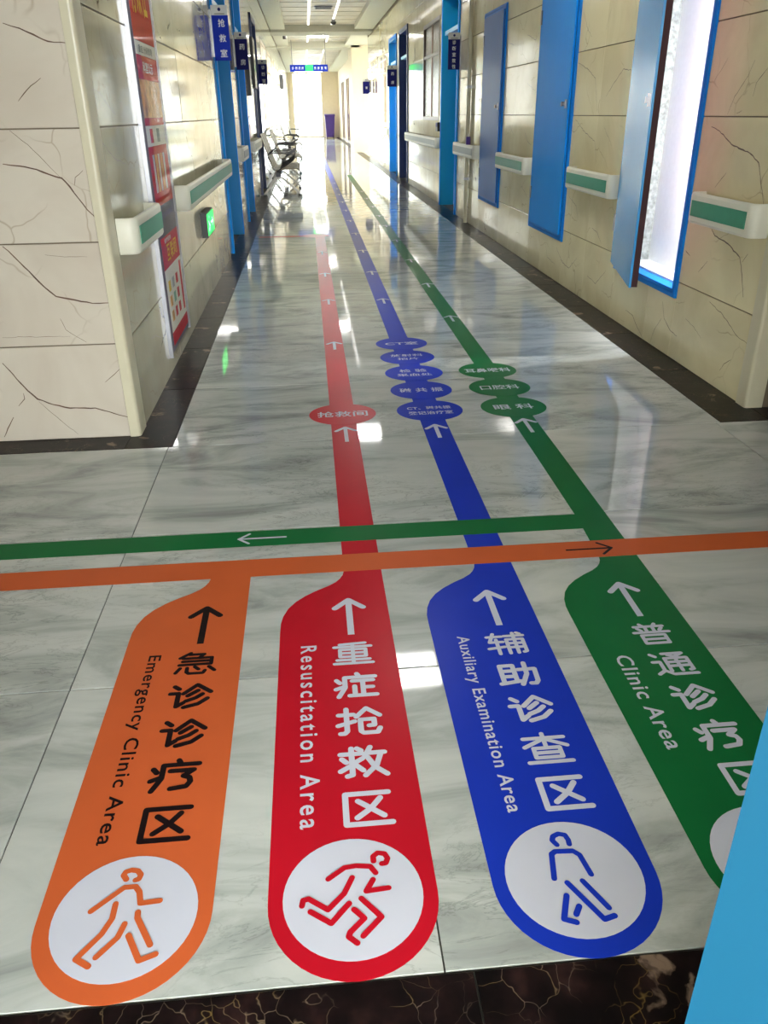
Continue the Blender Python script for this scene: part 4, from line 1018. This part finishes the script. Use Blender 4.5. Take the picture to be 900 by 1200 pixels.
# hanging sign far along the corridor
t = thing('hanging_sign', (.25, 30.2, 2.50), 'long blue hanging sign with green exit symbol at the end of the corridor', 'sign')
MB().box(-.38, .87, 30.18, 30.22, 2.50, 2.70).build('board', M['sign_lit'] if 'sign_lit' in M else M['sign_blue'], t)
MB().box(.13, .38, 30.172, 30.18, 2.52, 2.68).build('exit_symbol', M['exit_green'], t)
for k, ch in enumerate('药房 诊断室'):
    if ch == ' ': continue
for k, xx in enumerate((-.32, -.2, -.1, 0, .42, .53, .64, .76)):
    text('诊断药房抢救室有'[k], (xx, 30.175, 2.56), (1, 0, 0), (0, 0, 1), .07, .085, M['sign_white'], t)
for xx in (-.3, .8): MB().cyl((xx, 30.2, 2.70), .008, .8, 'z', 6).build('hanger_rod', M['steel_dark'], t)

# ------------------------------------------------------------------ waiting benches
def bench(x0, y0, n, label):
    """row seat with its back to the left wall, seats facing the corridor"""
    t = thing('waiting_bench', (x0, y0, 0), label, 'bench', 'metal waiting benches along the left wall')
    pitch = .58; L = n * pitch
    prof = [(.64, .405), (.60, .43), (.50, .425), (.36, .41), (.25, .40), (.19, .42)]
    back = [(.19, .43), (.16, .52), (.11, .68), (.05, .85), (.01, .96)]
    def shell(b, pr, ya, yb):
        n_ = len(pr); k = len(b.v); th = .014
        for yy in (ya, yb):
            for i, (px, pz) in enumerate(pr):
                a, c = pr[max(i - 1, 0)], pr[min(i + 1, n_ - 1)]; dx, dz = c[0] - a[0], c[1] - a[1]; l = math.hypot(dx, dz)
                b.v.append((x0 + px, yy, pz)); b.v.append((x0 + px + dz / l * th, yy, pz - dx / l * th))
        m_ = 2 * n_
        for i in range(n_ - 1):
            a = k + 2 * i
            b.f += [(a, a + 2, a + m_ + 2, a + m_), (a + 1, a + m_ + 1, a + m_ + 3, a + 3), (a, a + 1, a + 3, a + 2), (a + m_, a + m_ + 2, a + m_ + 3, a + m_ + 1)]
        b.f += [(k, k + m_, k + m_ + 1, k + 1), (k + m_ - 2, k + m_ - 1, k + 2 * m_ - 1, k + 2 * m_ - 2)]
    for i in range(n):
        ya = y0 + i * pitch + .03; yb = ya + pitch - .06
        for nm, pr in (('seat', prof), ('backrest', back)):
            b = MB()
            # perforated panel: slats in a rim
            shell(b, pr, ya, ya + .03); shell(b, pr, yb - .03, yb)
            m_ = 7
            for q in range(m_):
                a = ya + .03 + (yb - ya - .06) * (q + .12) / m_; c = ya + .03 + (yb - ya - .06) * (q + .88) / m_; shell(b, pr, a, c)
            b.build(nm, M['bench_metal'], t)
    for i in range(n + 1):
        yy = y0 + i * pitch; b = MB()
        P = [(.16, .45), (.10, .58), (.12, .655), (.18, .675), (.40, .67), (.52, .655), (.57, .62), (.55, .57), (.44, .50), (.32, .43), (.25, .38)]
        b.tube([(x0 + p[0], yy, p[1]) for p in P], .009, 8); b.build('armrest', M['bench_dark'], t, smooth=True)
    MB().box(x0 + .24, x0 + .32, y0 - .02, y0 + L + .02, .31, .37).build('beam', M['bench_dark'], t)
    for yy in (y0 + .10, y0 + L - .10):
        b = MB(); b.tube([(x0 + .02, yy, .02), (x0 + .17, yy, .20), (x0 + .24, yy, .285), (x0 + .34, yy, .285), (x0 + .47, yy, .18), (x0 + .63, yy, .035)], .02, flat=(.05, .035))
        lg = b.build('leg', M['bench_leg'], t)
        for xx, zz in ((.03, 0), (.62, 0)): MB().cyl((x0 + xx, yy, 0), .028, .03, 'z', 10).build('foot_cap', M['black'], lg)
    return t
M['bench_metal'] = mat('bench_perforated_metal', srgb(92, 82, 66), 0.4, metal=0.5, noise=0.08)
M['bench_dark'] = mat('bench_dark_tube', srgb(44, 42, 48), 0.35, metal=0.3, noise=0.1)
M['bench_leg'] = mat('bench_grey_leg', srgb(120, 116, 108), 0.3, metal=0.6, noise=0.08)
bench(-.76, 14.6, 3, 'nearest metal waiting bench with black loop armrests at the left wall')
bench(-.76, 18.6, 3, 'second waiting bench along the left wall, behind the nearest one')
bench(-.76, 26.6, 3, 'third waiting bench along the left wall, backs to bright windows')
bench(-.76, 37.0, 3, 'farthest waiting bench, small before the white exit')

# ------------------------------------------------------------------ far things
t = thing('wheelie_bin', (1.42, 49.4, 0), 'tall purple wheelie bin standing right of the white exit', 'bin')
b = MB(); n0 = len(b.v)
for z, w, d in ((.06, .21, .21), (1.10, .27, .29)):
    b.v += [(1.42 - w, 49.4 - d, z), (1.42 + w, 49.4 - d, z), (1.42 + w, 49.4 + d, z), (1.42 - w, 49.4 + d, z)]
b.f += [(3, 2, 1, 0), (4, 5, 6, 7)] + [(i, (i + 1) % 4, 4 + (i + 1) % 4, 4 + i) for i in range(4)]
b.build('body', M['purple'], t)
MB().prism([(49.08, 1.10), (49.72, 1.10), (49.72, 1.17), (49.5, 1.22), (49.12, 1.18)], 1.13, 1.71, 'x').build('lid', M['purple'], t)
for xx in (1.22, 1.58): MB().cyl((xx, 49.66, .1), .1, .05, 'x', 14).build('wheel', M['black'], t)
MB().cyl((1.42, 49.175, .72), .07, .012, 'y', 12).build('emblem', M['sign_white'], t)

t = thing('drain_pipe', (X1 - .03, 10.5, 0), 'pale vertical pipe up the right wall beside the cyan doorway', 'pipe')
MB().cyl((X1 - .028, 10.50, 0), .024, 3.28, 'z', 12).build('pipe', M['bead'], t, smooth=True)
for zz in (.5, 1.5, 2.5): MB().box(X1 - .054, X1 + .0, 10.465, 10.535, zz, zz + .03).build('clip', M['steel_dark'], t)
t = thing('spray_bottle', (X1 - .07, 10.2, .907), 'small purple bottle standing on the rail by the pipe', 'bottle')
MB().cyl((X1 - .074, 10.2, .907), .026, .085, 'z', 12).build('body', M['purple'], t, smooth=True)
MB().cyl((X1 - .074, 10.2, .992), .012, .03, 'z', 10).build('cap', M['white'], t, smooth=True)
t = thing('card_reader', (X1, 12.9, 1.0), 'black card reader box under the brown window beside the cyan doorway', 'card reader')
MB().box(X1 - .045, X1, 12.84, 13.02, 1.0, 1.12).build('body', M['black'], t)
MB().box(X1 - .048, X1 - .045, 12.86, 13.0, 1.06, 1.11).build('display', M['sign_navy'], t)
t = thing('wall_screen', (XL, 14.2, 1.62), 'narrow dark screen hung high on the left wall before the far doorway', 'screen')
MB().box(XL + .03, XL + .075, 13.9, 14.5, 1.62, 2.3).build('casing', M['black'], t)
MB().box(XL + .075, XL + .077, 13.94, 14.46, 1.68, 2.26).build('display', M['dim_glass'], t)
MB().box(XL, XL + .03, 14.1, 14.3, 1.85, 2.05).build('bracket', M['steel_dark'], t)
t = thing('door_sign_box', (XL, 13.2, 1.5), 'slim dark notice holder on the left wall behind the second sign', 'notice holder')
MB().box(XL, XL + .05, 13.0, 13.35, 1.50, 1.95).build('body', M['black'], t)
MB().box(XL + .05, XL + .052, 13.02, 13.33, 1.52, 1.9).build('display', M['brown'], t)
t = thing('wall_box', (XL, 32.2, 2.0), 'grey box high between the far left windows', 'box')
MB().box(XL, XL + .12, 32.0, 32.3, 2.05, 2.5).build('body', M['steel_dark'], t); MB().box(XL + .12, XL + .125, 32.02, 32.28, 2.08, 2.47).build('lid', M['greyp'], t)
t = thing('ceiling_camera', (.87, 23.6, 3.25), 'dark dome camera hanging from the slatted ceiling before the grey beam', 'camera')
MB().cyl((.87, 23.6, 3.33), .05, .055, 'z', 14).build('base', M['steel_dark'], t)
b = MB(); prev = None
for k in range(5):
    a = PI / 2 * k / 5; b.cyl((.87, 23.6, 3.33 - .07 * math.sin(PI / 2 * (k + 1) / 5)), .07 * math.cos(PI / 2 * (k + 1) / 5) + .004, .07 * (math.sin(PI / 2 * (k + 1) / 5) - math.sin(a)), 'z', 16, r2=.07 * math.cos(a) + .004)
b.build('dome', M['black'], t)
t = thing('ceiling_vent', (.52, 21.0, 3.37), 'grey square air vent between the two lit ceiling tracks', 'vent')
MB().box(.36, .76, 20.9, 21.3, 3.375, 3.40).build('frame', M['steel_dark'], t)
for k in range(5): MB().box(.38, .74, 20.94 + .07 * k, 20.97 + .07 * k, 3.368, 3.375).build('blade', M['black'], t)
t = thing('small_speaker', (-.45, 27.0, 3.2), 'tiny dark speaker under the soffit just past the grey beam', 'speaker')
MB().cyl((-.45, 27.0, 3.2), .05, .10, 'z', 12).build('body', M['steel_dark'], t)
# hatch set in the far floor
t = thing('floor_hatch', (.3, 26.0, 0), 'small brown hatch plate in the glaring far floor', 'floor hatch')
MB().box(.20, .42, 25.4, 27.6, .0002, .002).build('plate', M['brown'], t); MB().box(.28, .34, 26.4, 26.55, .002, .004).build('grip', M['steel_dark'], t)
